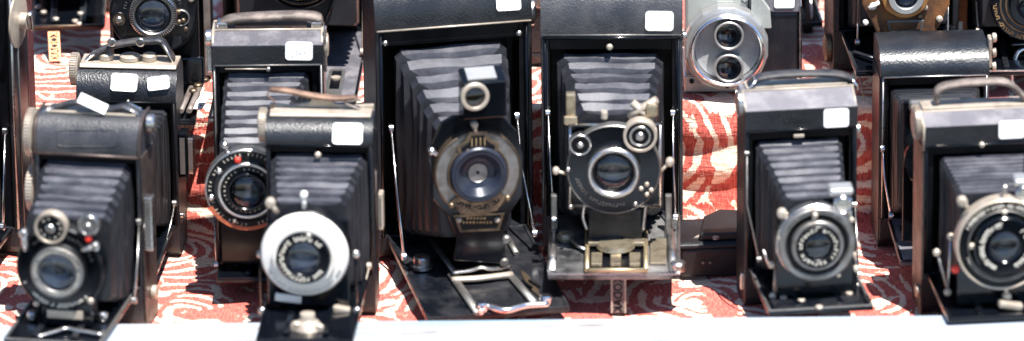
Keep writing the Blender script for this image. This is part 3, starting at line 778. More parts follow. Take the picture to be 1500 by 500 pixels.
lever(sh, q, (0, -60), (0, -78), .005, 4, 'ivory', 5); lever(sh, q, (-36, -52), (-46, -66), .004, 4, 'cream', 7)
mb = MB(); mb.cbox(on(q, -24, 62, .006), 36 * PX, .003, 11 * PX, ry=R(6)); mb.build('dial_index', 'ivory', sh, bevel=.0006)
for px0, px1 in ((382, 384), (521, 523)):
    bar(Dd, 'side_arm', [fr.f(px0, 372, y - .004), fr.f(px0, 400, y - .0045), fr.f(px1, 458, y - .005)], .0017, 'enamel')
    screw(Dd, fr.f(px0, 372, y - .006), 0, 0, .0002, 5.5); screw(Dd, fr.f(px1, 455, y - .007), 0, 0, .0002, 5.5)
mb = MB(); mb.cbox(fr.f(500, 455, y - .008), 24 * PX, .007, 13 * PX, ry=R(10)); mb.build('focus_catch', 'cream', Dd, bevel=.0014)
p = fr.h(451, 484, hz - .002)
mb = MB(); mb.lathe(p, [(0, -.002), (.0095, -.002), (.0105, .002), (.008, .006), (.0055, .008), (.005, .0125), (0, .0135)], n=30, axis='z'); kn = mb.build('bed_knob', 'cream', Dd)
knob(Dd, p + Vector((-.0075, -.002, .004)), .0042, .005, 'y', 'cream', 'knob_post'); knob(Dd, p + Vector((.0082, -.002, .003)), .0036, .005, 'y', 'cream', 'knob_post')
strut(Dd, [fr.f(541, 390, -.001), fr.f(534, 420, -.015), fr.f(527, 452, -.03)], m='cream', r=.0016)
knob(Dd, Vector((c['X0'], .014, fr.f(382, 193).z)), .0115, .006, '-x', 'cream', 'winding_knob', 40)
bar(Dd, 'side_rail', [Vector((c['X1'] + .0012, .006, hz + .01)), Vector((c['X1'] + .0012, .006, c['ZR'] - .02))], .0011, 'brownedge')
side_clip(Dd, c['X1'] + .002, .010, .020, fr.f(556, 345).z, fr.f(556, 292).z, 'cream', .0035)
P = [(396, 131), (420, 133), (455, 140), (490, 144), (522, 143)]
stp = strap(Dd, [fr.f(px, py, .022) for px, py in P], .007, .0024, 'strapbrown', loops=False)
bar(stp, 'strap_loop', curve([fr.f(396, 131, .022), fr.f(392, 140, .021), fr.f(402, 150, .021), fr.f(393, 166, .021)], 6), .0009, 'strapbrown')
bar(stp, 'strap_loop', curve([fr.f(520, 143, .022), fr.f(528, 147, .021), fr.f(505, 150, .020), fr.f(530, 162, .021), fr.f(538, 170, .021)], 6), .0012, 'strapgrey')
roll_sticker(Dd, fr, c, 509, 196, 41, 29, 0)

# ---- E: the big centre camera
fr = Frame(668, 372, 0, 11.5)
E = thing('folding_camera', fr, 'largest folding camera, bronze-ringed shutter on a tapering black board under a square finder', 'camera', ROW)
hz = fr.f(668, 338).z
c = case(E, fr, 549, 779, -48, 40, .05, hz, 'round', 'leather', wall=.005)
mb = MB(); mb.tube([(c['X0'] + .001, -.0024, c['ZR'] + .0015), (c['X1'] - .001, -.0024, c['ZR'] + .0015)], .0007); mb.build('edge_trim', 'cream', E)
frame_trim(E, c, hz, 'enamel', .0012, .004, top=False)
recess(E, c, hz, fr.f(564, 200).x, fr.f(762, 200).x, fr.f(668, 62).z, d=.002)
for px, py in ((564, 63), (760, 48)): screw(E, fr.f(px, py), 0, 0, .0008, 4)
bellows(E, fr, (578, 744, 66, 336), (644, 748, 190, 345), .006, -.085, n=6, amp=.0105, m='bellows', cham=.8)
b, mt = bed(E, c['X0'] + .006, c['X1'] - .006, hz, .152, t=.0035, drop=R(2.5), edge='plate', rails=False, m='plate')
y = -.088
def U(px, py): v = fr.f(px, py, y); return (v.x, v.z)
plate(E, 'lens_board', [U(px, py) for px, py in ((663, 380), (668, 348), (655, 315), (633, 290), (628, 215), (645, 178), (662, 168), (735, 168), (756, 190), (766, 225), (764, 285), (745, 312), (737, 345), (741, 385))], y - .003, y, 'enamel', .0008)
sh, q = shutter(E, fr, 697, 248, y - .003, 60, .007, 'pewter', back=.0)
ring(q, 61 * PX, 58.5 * PX, .008).build('outer_ring', 'brass', sh)
ring(q, 43.5 * PX, 40 * PX, .0092, h0=.006).build('brass_ring', 'brass', sh)
def US(pts, h0, h1, name, m): return plate(sh, name, [(q.x + dx * PX, q.z - dy * PXZ) for dx, dy in pts], q.y - h1, q.y - h0, m)
US([(-26, -24), (-30, -38), (-18, -46), (-12, -58), (12, -58), (18, -46), (30, -38), (26, -24)], .0068, .0096, 'scale_plate', 'brass')
US([(-22, -30), (-24, -36), (-13, -44), (-9, -53), (9, -53), (13, -44), (24, -36), (22, -30)], .0092, .0101, 'scale_panel', 'matt')
for dx in (-9, -3, 3, 9):
    mb = MB(); mb.cbox(on(q, dx, -44, .0103), 1.6 * PX, .0004, 12 * PX); mb.build('scale_bar', 'markgold', sh)
for dx in (-14, 12): screw(sh, q, dx, -32, .0098, 3.4, 'cream')
US([(-40, 36), (-28, 28), (28, 28), (40, 36), (26, 54), (0, 59), (-26, 54)], .0066, .0088, 'lettered_plate', 'brass')
ticks(q, 50 * PX, .0090, 12, 235, 308, length=.0034, width=.0022, vary=.5).build('plate_lettering', 'matt', sh)
ring(q, 40 * PX, 33 * PX, .0135, h0=.006, b=.001).build('lens_ring', 'cup', sh)
mb = MB(); mb.lathe(q, [(34 * PX, .0138), (31 * PX, .0135), (22 * PX, .0085), (13 * PX, .0068), (12 * PX, .0070), (2.6 * PX, .0070), (2.6 * PX, .004), (0, .004)], n=48); mb.build('lens_cup', 'cup', sh)
mb = MB(); mb.lathe(q, [(2.4 * PX, .0073), (13 * PX, .0073), (14 * PX, .0078), (14 * PX, .0071), (2.4 * PX, .0071)], n=40, close=True); mb.build('iris_plate', 'pewter', sh)
mb = MB(); mb.lathe(q, [(0, .0079), (2.3 * PX, .0079), (2.3 * PX, .0068), (0, .0068)], n=20); mb.build('lens_opening', 'matt', sh)
screw(sh, q, -38, 42, .008, 4.5, 'brass'); screw(sh, q, 41, 38, .008, 4.5, 'brass')
lever(sh, q, (-3, -56), (-5, -68), .009, 3.5, 'cream', 5); lever(sh, q, (-56, -28), (-64, -34), .006, 4, 'nickel', 5)
mb = MB(); fz0, fz1 = fr.f(703, 166, y).z, fr.f(703, 104, y).z
fx0, fx1 = fr.f(672, 140, y).x, fr.f(735, 140, y).x
m_ = Matrix(); a_ = [(-.017, fz0 + .002), (-.017, fz1 - .003), (.001, fz1 + .003), (.001, fz0)]
mb.extrude_x([(y + p, z) for p, z in a_], fx0, fx1); fd = mb.build('viewfinder', 'enamel', E, bevel=.0008)
mb = MB(); mb.extrude_x([(y - .0135, fz1 - .0016), (y - .0135, fz1 - .0010), (y - .001, fz1 + .0034), (y - .001, fz1 + .0026)], fx0 + .004, fx1 - .006); mb.build('finder_window', 'silver', fd)
fq = fr.f(695, 141, y - .017)
ring(fq, 20 * PX, 14 * PX, .003, h0=-.0005).build('finder_rim', 'cream', fd); lens(fd, fq, 14.5 * PX, .002, depth=.0028, bulge=.003, inner='cream', hole=.5, gl='glassclear')
mb = MB(); mb.cbox(fr.f(697, 167, y - .0075), 26 * PX, .003, 4 * PX); mb.build('finder_spring', 'nickel', fd, bevel=.0004)
bp = plate(E, 'name_plate', [U(px, py) for px, py in ((662, 312), (738, 308), (730, 335), (672, 338))], y - .0045, y - .0031, 'brass')
plate(bp, 'plate_field', [U(px, py) for px, py in ((667, 316), (732, 312), (726, 331), (675, 334))], y - .0049, y - .0046, 'matt')
for k, (w, py) in enumerate(((34, 320), (46, 326))):
    mb = MB(); rn = random.Random(k)
    for i in range(int(w / 5)):
        u = fr.f(700 - w / 2 + i * 5 + 2, py, y - .005); mb.cbox(u, rn.uniform(2, 3.6) * PX, .0004, rn.uniform(2.4, 3.8) * PX)
    mb.build('plate_lettering', 'markgold', bp)
for px in (672, 728): screw(E, fr.f(px, 322, y - .005), 0, 0, .0003, 4, 'cream')
# focusing frame, clip and spring bar on the bed
def BD(px, py, k=.002):
    v = fr.h(px, py, hz); 
    for _ in range(8): v = fr.h(px, py, hz + v.y * math.sin(R(2.5)) + k)
    return v
mb = MB()
for a, e in (((661, 402), (701, 460)), ((742, 396), (783, 444)), ((668, 412), (748, 405))): mb.tube([BD(*a), BD(*e)], .0032, flat=.45)
mb.build('focus_frame', 'pewter', E)
bar(E, 'focus_bar', curve([BD(662, 400, .006), BD(690, 396, .008), BD(705, 392, .010), BD(720, 394, .008), BD(748, 390, .006)], 6), .0023, 'nickel')
bar(E, 'clamp_bar', curve([BD(662, 410, .003), BD(700, 408, .004), BD(750, 402, .003)], 6), .0030, 'cream', .7)
bar(E, 'bed_clasp', curve([BD(703, 458, .003), BD(712, 449, .004), BD(740, 455, .004), BD(770, 448, .004), BD(803, 446, .003)], 6), .0026, 'chrome', .9)
for px, py in ((706, 456), (800, 446)): knob(E, BD(px, py, .001), .0046, .007, 'z', 'chrome', 'clasp_post')
p = BD(618, 392, .0006); mb = MB(); mb.lathe(p, [(0, 0), (.0082, 0), (.0082, .0022), (.0062, .0028), (.0062, .0075), (.0055, .0085), (0, .009)], n=28, axis='z'); mb.build('focus_knob', 'nickel', E)
pts = []
for i in range(24):
    a = 2 * math.pi * i / 24; pts.append(BD(777 + 21 * math.cos(a) * .55 + 8 * math.sin(a), 416 + 16 * math.sin(a) + 10 * math.cos(a), .0006))
cz = sum(v.z for v in pts) / 24
mb = MB(); vs0 = [mb.bm.verts.new(v - Vector((0, 0, .0012))) for v in pts]; vs1 = [mb.bm.verts.new(v + Vector((0, 0, .0006))) for v in pts]
for i in range(24): mb._f((vs0[i], vs0[(i + 1) % 24], vs1[(i + 1) % 24], vs1[i]))
mb._f(vs1); mb._f(vs0[::-1]); em = mb.build('oval_emblem', 'brass', E)
for s_ in (-.0028, .0028):
    v = BD(777, 416, .0022); mb = MB(); mb.cbox(v + Vector((s_, 0, 0)), .0018, .014, .0012, rx=R(2.5), rz=R(18)); mb.build('emblem_bar', 'matt', em)
mb = MB()
for px, py in ((741, 350), (738, 383)): mb.lathe(fr.f(px, py, y - .001), [(0, 0), (6.5 * PX, 0), (6.5 * PX, .003), (4 * PX, .0042), (0, .0042)], n=20)
mb.build('rack_stud', 'pewter', E)
for a, e in (((632, 352), (668, 402)), ((742, 346), (757, 372))): bar(E, 'bed_rail', [BD(*a, .0015), BD(*e, .0015)], .0024, 'pewter', .6)
strut(E, [fr.f(573, 188, -.001), fr.f(580, 270, -.022), fr.f(592, 376, -.056)], m='chrome', r=.0017)
strut(E, [fr.f(757, 170, -.001), fr.f(765, 250, -.022), fr.f(783, 342, -.050)], m='chrome', r=.0018)
knob(E, Vector((c['X1'], .02, fr.f(782, 30).z)), .010, .006, 'x', 'nickel', 'winding_key')
roll_sticker(E, fr, c, 745, 4, 35, 22, 1)

# ---- F: second large camera, square shutter plate
fr = Frame(897, 374, 0, -1.5)
Ff = thing('folding_camera', fr, 'large folding camera with square silver-edged shutter plate and lettered prop under its bright bed', 'camera', ROW)
hz = fr.f(897, 316).z
c = case(Ff, fr, 792, 1000, -36, 56, .045, hz, 'round', 'worn', mtop='worn', wall=.005)
mb = MB(); mb.tube([(c['X0'] + .001, -.0022, c['ZR'] + .003), (c['X1'] - .001, -.0022, c['ZR'] + .003)], .0006); mb.build('edge_trim', 'pewter', Ff)
frame_trim(Ff, c, hz, 'enamel', .0012, .003)
recess(Ff, c, hz, fr.f(806, 200).x, fr.f(984, 200).x, fr.f(897, 74).z, d=.002)
screw(Ff, fr.f(893, 68), 0, 0, .0012, 4.6, 'cream')
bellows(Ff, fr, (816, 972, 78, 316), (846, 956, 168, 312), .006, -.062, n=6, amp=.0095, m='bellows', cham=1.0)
b, mt = bed(Ff, c['X0'] + .006, c['X1'] - .002, hz, .120, t=.0035, drop=0, edge='nickel', rails=False, m='smoky')
y = -.066
def U(px, py, k=0): v = fr.f(px, py, y - k); return (v.x, v.z)
bd = plate(Ff, 'shutter_board', [U(835, 302), (U(968, 302)), U(968, 182), U(835, 182)], y - .004, y, 'enamel', .0006)
mb = MB(); w_ = .0042
for a, e in (((835, 183), (967, 183)), ((967, 183), (967, 301)), ((967, 301), (835, 301)), ((835, 301), (835, 183))): mb.tube([fr.f(*a, y - w_), fr.f(*e, y - w_)], .0011, n=8)
mb.build('board_edge', 'nickel', bd)
sh, q = shutter(Ff, fr, 899, 243, y - .0045, 65, .008, 'enamel', back=0)
ring(q, 65.5 * PX, 63 * PX, .0086).build('outer_ring', 'pewter', sh)
ring(q, 37 * PX, 29 * PX, .0165, h0=.007, b=.0012).build('lens_ring', 'nickel', sh)
ring(q, 29.5 * PX, 26 * PX, .0150, h0=.008).build('lens_mount', 'matt', sh)
lens(sh, q, 26 * PX, .014, bulge=.0035, hole=.4)
dial(sh, q, -46, -36, .004, 15, .007, 'matt', 'nickel', .3); dial(sh, q, 37, -49, .004, 23, .0085, 'matt', 'cream', .26)
ring(on(q, 37, -49, .004), 15 * PX, 12 * PX, .0094, h0=.008, b=.0002).build('dial_ring', 'nickel', sh)
ticks(q, 52 * PX, .0082, 18, 195, 290, length=.0030, width=.0013, vary=.5).build('rim_lettering', 'pewter', sh)
for d_ in ((46, 20), (38, 26), (52, 28), (46, 34)): screw(sh, q, *d_, .008, 3.4, 'cream')
for d_ in ((-63, 0), (-60, 52), (30, 48)): screw(sh, q, *d_, .007, 3.6)
lever(sh, q, (60, 10), (78, -8), .004, 3, 'cream', 6); lever(sh, q, (-66, 8), (-80, 4), .004, 3, 'cream', 5)
# finder parts above the plate
mb = MB(); mb.box(fr.f(829, 150, y).x, fr.f(843, 150, y).x, y - .004, y + .004, fr.f(836, 182, y).z, fr.f(836, 136, y).z); v1 = mb.build('finder_post', 'tarnish', Ff, bevel=.001)
mb = MB(); mb.box(fr.f(826, 170, y).x, fr.f(846, 170, y).x, y - .008, y - .0044, fr.f(836, 178, y).z, fr.f(836, 166, y).z); mb.build('post_foot', 'tarnish', v1, bevel=.001)
bar(Ff, 'finder_arm', [fr.f(922, 172, y - .003), fr.f(938, 160, y - .004), fr.f(962, 146, y - .005)], .0038, 'cream', .7)
bar(Ff, 'finder_arm', [fr.f(926, 150, y - .002), fr.f(942, 164, y - .004), fr.f(956, 176, y - .005)], .0040, 'cream', .7)
mb = MB(); mb.box(fr.f(946, 150, y).x, fr.f(964, 150, y).x, y - .010, y - .002, fr.f(955, 166, y).z, fr.f(955, 146, y).z); mb.build('spirit_level', 'tarnish', Ff, bevel=.002)
knob(Ff, fr.f(885, 174, y - .004), .0026, .006, 'z', 'cream', 'top_post')
def BD(px, py, k=.001): return fr.h(px, py, hz + k)
def bedbox(root, name, x0, x1, y0, y1, k0, k1, m, bevel=.0006):
    a = BD((x0 + x1) / 2, y0, k0); e = BD((x0 + x1) / 2, y1, k0); xa = BD(x0, (y0 + y1) / 2, k0).x; xb = BD(x1, (y0 + y1) / 2, k0).x
    mb = MB(); mb.box(xa, xb, e.y, a.y, hz + k0, hz + k1); return mb.build(name, m, root, bevel=bevel)
# U-shaped standard and gilt carriage
for px in (856, 946): bar(Ff, 'standard_arm', curve([fr.f(px, 300, y - .002), fr.f(px - 2, 318, y - .003), fr.f(px + (4 if px < 900 else -4), 336, y - .004)], 5), .0024, 'nickel')
mb = MB(); mb.box(fr.f(862, 320, y).x, fr.f(940, 320, y).x, y - .004, y - .0005, hz + .0006, fr.f(900, 304, y).z); mb.build('standard_foot', 'plate', Ff, bevel=.001)
cr = bedbox(Ff, 'carriage', 858, 948, 338, 396, .0006, .0030, 'matt')
mb = MB()
for a, e in (((860, 340), (946, 340)), ((946, 340), (946, 396)), ((946, 396), (860, 396)), ((860, 396), (860, 340)), ((860, 352), (946, 352))): mb.tube([BD(*a, .0045), BD(*e, .0045)], .0017, n=8)
mb.build('gilt_frame', mat('gilt_metal', (.52, .42, .26), (.34, .26, .16), .34, .5, metal=.8, nscale=80), cr)
mb = MB(); mb.box(BD(861, 358, .005).x, BD(945, 358, .005).x, BD(900, 362, .005).y, BD(900, 355, .005).y, hz + .005, hz + .0085); mb.build('cross_bar', 'tarnish', cr, bevel=.001)
mb = MB(); mb.lathe(BD(902, 362, .006), [(0, 0), (.0135, 0), (.0125, .003), (0, .004)], n=30, axis='z'); mb.build('thumb_tab', 'tarnish', cr)
for i, px in enumerate((874, 902, 930)):
    mb = MB(); mb.box(BD(px - 8, 384, .0032).x, BD(px + 8, 384, .0032).x, BD(px, 391, .0032).y, BD(px, 374, .0032).y, hz + .0032, hz + .0056); mb.build('carriage_block', 'tarnish', cr, bevel=.0006)
mb = MB(); rn = random.Random(4)
for i in range(13): mb.cbox(BD(872 + i * 5, 346.5, .0036), rn.uniform(2.4, 4) * PX, .0062, .0006)
mb.build('plate_lettering', 'markgold', cr)
kb = BD(829, 352, .0006); mb = MB(); mb.lathe(kb, [(0, 0), (.0062, 0), (.0066, .003), (.005, .0055), (0, .006)], n=26, axis='z'); mb.build('focus_knob', 'tarnish', Ff)
bar(Ff, 'focus_lever', [kb + Vector((.003, -.002, .003)), BD(846, 360, .003), BD(858, 366, .003)], .0018, 'nickel')
bedbox(Ff, 'scale_plate', 952, 976, 352, 388, .0006, .0022, 'tarnish')
for px in (812, 979):
    mb = MB(); a = BD(px, 332); e = BD(px + (-4 if px < 900 else 8), 398)
    mb.tube([a, e], .0034, flat=.5); mb.build('side_channel', 'nickel', Ff)
    mb = MB(); mb.box(fr.f(px - 5, 320, -.03).x, fr.f(px + 5, 320, -.03).x, -.034, -.028, hz + .001, fr.f(px, 284, -.03).z); mb.build('side_post', 'pewter', Ff, bevel=.001)
knob(Ff, BD(993, 396, .001), .0055, .0065, 'z', 'nickel', 'corner_post')
# lettered prop
ft = fr.h(906, 402, hz - .004); f2 = fr.h(906, 459, -hz * 0 + .0006)
top = Vector((ft.x, -.112, hz - .0036)); botm = Vector((ft.x, -.1155, .0005))
ax = (botm - top); L_ = ax.length; axn = ax.normalized(); nrm = Vector((1, 0, 0)).cross(axn).normalized()
mp_ = Matrix(((1, nrm.x, axn.x, 0), (0, nrm.y, axn.y, 0), (0, nrm.z, axn.z, 0), (0, 0, 0, 1))); mp_.translation = top
w_ = 10.5 * PX
mb = MB(); mb.box(-w_, w_, -.0006, .0006, 0, L_, mp_); lp = mb.build('folding_prop', 'woodgrey', Ff, bevel=.0003)
sgn = -1 if nrm.y > 0 else 1
mb = MB()
for x_ in (-w_, w_ - .0012): mb.box(x_, x_ + .0012, min(sgn * .0006, sgn * .0013), max(sgn * .0006, sgn * .0013), 0, L_, mp_)
mb.build('prop_edge', 'cream', lp)
tm = mp_ @ Matrix.Translation((0, sgn * .0008, L_ * .5)) @ Matrix(((0, -1 * 1, 0, 0), (0, 0, sgn, 0), (1, 0, 0, 0), (0, 0, 0, 1)))
text_mesh(lp, 'prop_lettering', 'KODAK', .0085, tm, 'matt', .0002, sx=.86)
strut(Ff, [fr.f(803, 165, -.001), fr.f(806, 240, -.014), fr.f(812, 322, -.034)], m='chrome', r=.0014)
strut(Ff, [fr.f(986, 165, -.001), fr.f(986, 240, -.014), fr.f(990, 318, -.034)], m='chrome', r=.0014)
knob(Ff, Vector((c['X1'], .02, fr.f(1002, 66).z)), .0035, .003, 'x', 'nickel', 'side_stud')
roll_sticker(Ff, fr, c, 966, 31, 39, 27, 1, ink=4)
# ---- G: silver movie camera with two lenses one over the other
fr = Frame(1087, 133, STEP_H, 0)
G = thing('movie_camera', fr, 'silver movie camera with two lenses one above the other in a round bezel', 'movie camera')
def U(px, py, y=0): v = fr.f(px, py, y); return (v.x, v.z)
mb = MB(); mb.upright([U(1004, 108), U(1096, 108), U(1096, -6), U(1110, -60), U(1004, -60)], 0, .060); mb.build('body', 'silverlight', G, bevel=.002)
mb = MB(); mb.upright([U(1096.6, 118), U(1170, 118), U(1170, 21), U(1096.6, 21)], .004, .058); mb.build('leather_side', 'croc', G, bevel=.002)
mb = MB(); mb.upright([U(1096.6, 20.5), U(1171, 20.5), U(1171, -60), U(1111, -60), U(1096.6, -5)], .002, .058); mb.build('upper_housing', 'lilac', G, bevel=.0015)
mb = MB(); mb.upright([U(1170.5, 118), U(1175, 118), U(1175, 8), U(1170.5, 8)], .001, .059); mb.build('chrome_edge', 'chrome', G, bevel=.001)
mb = MB(); mb.upright([U(1002, 133), U(1100, 133), U(1100, 108.6), U(1002, 108.6)], -.004, .060); bs = mb.build('base_plate', 'silver', G, bevel=.001)
mb = MB()
for k in range(7): mb.box(U(1006, 0)[0], U(1090, 0)[0], -.0046, -.0036, U(0, 131 - k * 3.1)[1], U(0, 129.6 - k * 3.1)[1])
mb.build('base_rib', 'silver', bs)
screw(G, fr.f(1013, 119, -.0045), 0, 0, 0, 3.4, 'matt')
mb = MB(); mb.upright([U(1030, 137), U(1064, 137), U(1064, 131), U(1030, 131)], -.002, .02); mb.build('rubber_foot', 'matt', G, bevel=.001)
plate(G, 'wing_plate', [U(1100, 40), U(1130, 40), U(1128, 12), U(1112, -10), U(1100, -20)], -.004, .001, 'silverlight', .001)
pts = []
oc = fr.f(1063, 64, -.001)
octo = [(oc.x + 61 * PX * math.cos(R(22.5 / 2 + 22.5 * i)), oc.z + 63 * PX * math.sin(R(22.5 / 2 + 22.5 * i))) for i in range(16)]
bz = plate(G, 'bezel', octo, -.014, -.0005, 'silver', .0015)
q = oc + Vector((0, -.0135, 0)); q2 = fr.f(1065, 70, -.0145)
ring(q2, 53 * PX, 47.5 * PX, .010, h0=-.002, b=.0012).build('bezel_rim', 'chrome', bz)
disc(q2, 47.5 * PX, .0012, h0=-.002).build('lens_face', 'silverface', bz)
for dy in (-22, 24):
    p = on(q2, 2, dy, .0012)
    ring(p, 21.5 * PX, 18 * PX, .0085, h0=-.001, b=.0005).build('lens_rim', 'silver', bz)
    lens(bz, p, 18.2 * PX, .0074, depth=.005, bulge=.0008, inner='matt', hole=.4)
ticks(q2, 37 * PX, .0014, 20, 100, 215, length=.0014, width=.0006, vary=.5).build('face_lettering', 'mark', bz)
mb = MB(); mb.cbox(on(q2, 0, 51, .005), 4 * PX, .004, 5 * PX); mb.build('rim_notch', 'matt', bz)
bar(G, 'maker_emblem', [fr.f(1086, 1, -.0006), fr.f(1091, 5, -.0006), fr.f(1097, 0, -.0006)], .0007, 'matt')
knob(G, Vector((fr.f(1001, 63).x + .001, .004, fr.f(1001, 63).z)), .004, .004, '-x', 'cream', 'side_stud')
sticker(G, fr, 1149, 0, 29, 23, .0014, 0)

# ---- H: small brown leather case lying low
fr = Frame(1046, 406, 0, 3)
Hh = thing('box_camera', fr, 'small dark brown leather box with a sloping flap lying on the red cloth', 'camera case')
X0, X1 = fr.f(996, 380).x, fr.f(1100, 380).x; Z = fr.f(1046, 364).z
mb = MB(); mb.box(X0, X1, 0, .056, 0, Z); mb.build('body', 'boxbrown', Hh, bevel=.002)
mb = MB(); mb.extrude_x([(-.0012, Z + .0002), (-.0012, Z + .003), (.002, Z + .0042), (.050, Z + .0042), (.054, Z + .0002)], X0 - .001, X1 + .001); lid = mb.build('lid', 'boxbrown', Hh, bevel=.0012)
mb = MB(); a0 = X0 + .014
mb.slab([(a0, .004), (X1 - .001, .004), (X1 - .001, .050), (a0 + .019, .054), (a0 + .006, .040)], Z + .0042, Z + .0100); mb.build('flap', 'boxbrown', Hh, bevel=.0014)
mb = MB(); mb.slab([(a0 - .003, .010), (a0 + .007, .022), (a0 + .001, .010)], Z + .0043, Z + .0052); mb.build('worn_patch', 'cream', Hh)
for px, py in ((1048, 350), (1090, 340)): 
    v = fr.h(px, py, Z + .0102); knob(Hh, v, .0026, .0016, 'z', 'pewter', 'press_stud')
for px in (1030, 1040): screw(Hh, fr.f(px, 384, -.0003), 0, 0, 0, 2.4, 'pewter')

# ---- I: folding camera with the metallic double ring
fr = Frame(1174, 446, 0, 7)
I_ = thing('folding_camera', fr, 'folding camera with a pewter double ring round its lens and plain black bed', 'camera', ROW)
hz = .0292
c = case(I_, fr, 1091, 1256, 130, 190, .036, hz, 'facet', 'leather', 'lilac', ymid=160)
mb = MB(); mb.tube([(c['X0'], .0165, c['ZT'] + .0002), (c['X1'], .0165, c['ZT'] + .0002)], .0010); mb.tube([(c['X0'] + .001, .0, fr.f(1170, 160).z), (c['X0'] + .001, .0165, c['ZT'])], .0008); mb.tube([(c['X1'] - .001, .0, fr.f(1170, 160).z), (c['X1'] - .001, .0165, c['ZT'])], .0008); mb.build('edge_trim', 'cream', I_)
mb = MB(); mb.box(c['X0'] + .004, c['X1'] - .004, .019, .033, c['ZT'] + .0001, c['ZT'] + .0018); mb.build('top_plate', 'cream', I_, bevel=.0006)
recess(I_, c, hz, fr.f(1104, 300).x, fr.f(1244, 300).x, fr.f(1174, 204).z, d=.003)
frame_trim(I_, c, hz, 'enamel', .0007)
mb = MB(); mb.cbox(fr.f(1170, 199, -.0006), 15 * PX, .003, 5 * PX); mb.build('bed_catch', 'cream', I_, bevel=.0006)
mb = MB()                                                    # embossed panel on the band
for px in range(1150, 1192, 6): mb.cbox(fr.f(px, 175, -.0012), 4 * PX, .0006, 8 * PX)
mb.build('embossed_lettering', 'leather', I_)
bellows(I_, fr, (1106, 1232, 206, 392), (1150, 1238, 292, 395), .004, -.058, n=8, amp=.0052, m='bellows')
b, mt = bed(I_, c['X0'] + .003, c['X1'] - .003, hz, .086, drop=0, edge='pewter', rm='enamel')
y = -.060
mb = MB(); mb.box(fr.f(1136, 350, y).x, fr.f(1250, 350, y).x, y - .003, y, hz + .001, fr.f(1192, 312, y).z); mb.build('lens_standard', 'enamel', I_, bevel=.001)
sh, q = shutter(I_, fr, 1193, 350, y - .0045, 53, .009, 'matt', back=.001)
ring(q, 53.5 * PX, 43 * PX, .0125, h0=.001, b=.0012).build('outer_ring', 'pewter', sh)
ring(q, 55 * PX, 52.5 * PX, .008, h0=0).build('rim_ring', 'nickel', sh)
ring(q, 36 * PX, 29 * PX, .0155, h0=.008, b=.001).build('inner_ring', 'pewter', sh)
ring(q, 29.5 * PX, 19 * PX, .0165, h0=.009).build('lens_ring', 'matt', sh)
ticks(q, 24.5 * PX, .0166, 26, length=.0026, width=.0014, vary=.4).build('lens_lettering', 'mark', sh)
ticks(q, 48 * PX, .0126, 22, 40, 150, length=.0018, width=.0008, vary=.5).build('engraved_scale', 'matt', sh)
lens(sh, q, 19 * PX, .015, bulge=.003, hole=.4)
lever(sh, q, (-38, -30), (-46, -40), .004, 4, 'cream', 7); lever(sh, q, (-6, -34), (-4, -42), .013, 4, 'cream', 4)
for d_ in ((48, -30), (-50, -10), (30, 44)): screw(sh, q, *d_, .0095, 3.6, 'cream')
mb = MB(); mb.box(fr.f(1220, 300, y).x, fr.f(1245, 300, y).x, y - .010, y - .001, fr.f(1232, 318, y).z, fr.f(1232, 283, y).z); fd = mb.build('viewfinder', 'nickel', I_, bevel=.0015)
fq = fr.f(1234, 299, y - .010); ring(fq, 13 * PX, 9 * PX, .004, h0=-.001).build('finder_rim', 'chrome', fd); lens(fd, fq, 9 * PX, .003, depth=.002, bulge=.002, inner='ivory', hole=.5, gl='glassclear')
mb = MB(); mb.cbox(fr.f(1231, 277, y - .006) , 34 * PX, .012, 10 * PX, rx=R(12)); mb.build('finder_hood', 'silver', fd, bevel=.002)
for a, e, k in (((1118, 366), (1128, 392), 'nickel'), ((1136, 392), (1134, 432), 'cream'), ((1252, 372), (1256, 404), 'nickel'), ((1247, 330), (1250, 372), 'enamel'), ((1142, 340), (1137, 396), 'enamel')):
    bar(I_, 'side_arm', [fr.f(*a, y + .004), fr.f(*e, y + .002)], .0017, k)
for px, py in ((1130, 388), (1132, 434), (1254, 394), (1250, 374), (1140, 356)): screw(I_, fr.f(px, py, y), 0, 0, 0, 5, 'cream')
def BD(px, py, k=.001): return fr.h(px, py, hz + k)
v = BD(1179, 416, .001); mb = MB(); mb.lathe(v, [(0, -.001), (.0125, -.001), (.0125, .0006), (.0095, .0012), (0, .0012)], n=36, axis='z'); em = mb.build('oval_emblem', 'pewter', I_)
for k_ in (-4, 2): 
    mb = MB(); mb.cbox(v + Vector((0, -k_ * .0009, .0015)), .013 - abs(k_) * .001, .0016, .0005); mb.build('emblem_lettering', 'matt', em)
mb = MB(); a = BD(1140, 440); e = BD(1258, 456); mb.box(c['X0'] + .008, c['X1'] - .008, -.082, -.066, hz + .0002, hz + .0016); pl_ = mb.build('bed_plate', 'plate', I_, bevel=.0004)
mb = MB()
for k in range(26): mb.box(c['X0'] + .010 + k * .0026, c['X0'] + .0114 + k * .0026, -.080, -.068, hz + .0014, hz + .0021)
mb.build('plate_rib', 'plate', pl_)
for px, py in ((1148, 438), (1174, 442), (1244, 432), (1200, 452)): knob(I_, BD(px, py, .0012), .0026, .002, 'z', 'cream', 'bed_stud')
strut(I_, [fr.f(1094, 225, .0), fr.f(1094, 300, -.006), fr.f(1112, 380, -.03)], m='pewter', r=.0012)
strut(I_, [fr.f(1252, 300, .0), fr.f(1258, 402, -.03)], r=.0013)
knob(I_, Vector((c['X1'], .010, fr.f(1257, 196).z)), .0042, .0035, 'x', 'nickel', 'side_stud')
knob(I_, Vector((c['X0'], .012, fr.f(1084, 160).z)), .009, .004, '-x', 'nickel', 'winding_knob', 30)
P = [(1094, 130), (1108, 116), (1140, 110), (1185, 108), (1225, 109), (1246, 115), (1254, 126)]
strap(I_, [fr.f(px, py, .024) for px, py in P], .011, .0028, 'strap')
sticker(I_, fr, 1225, 173, 35, 25, -.0018, 0)
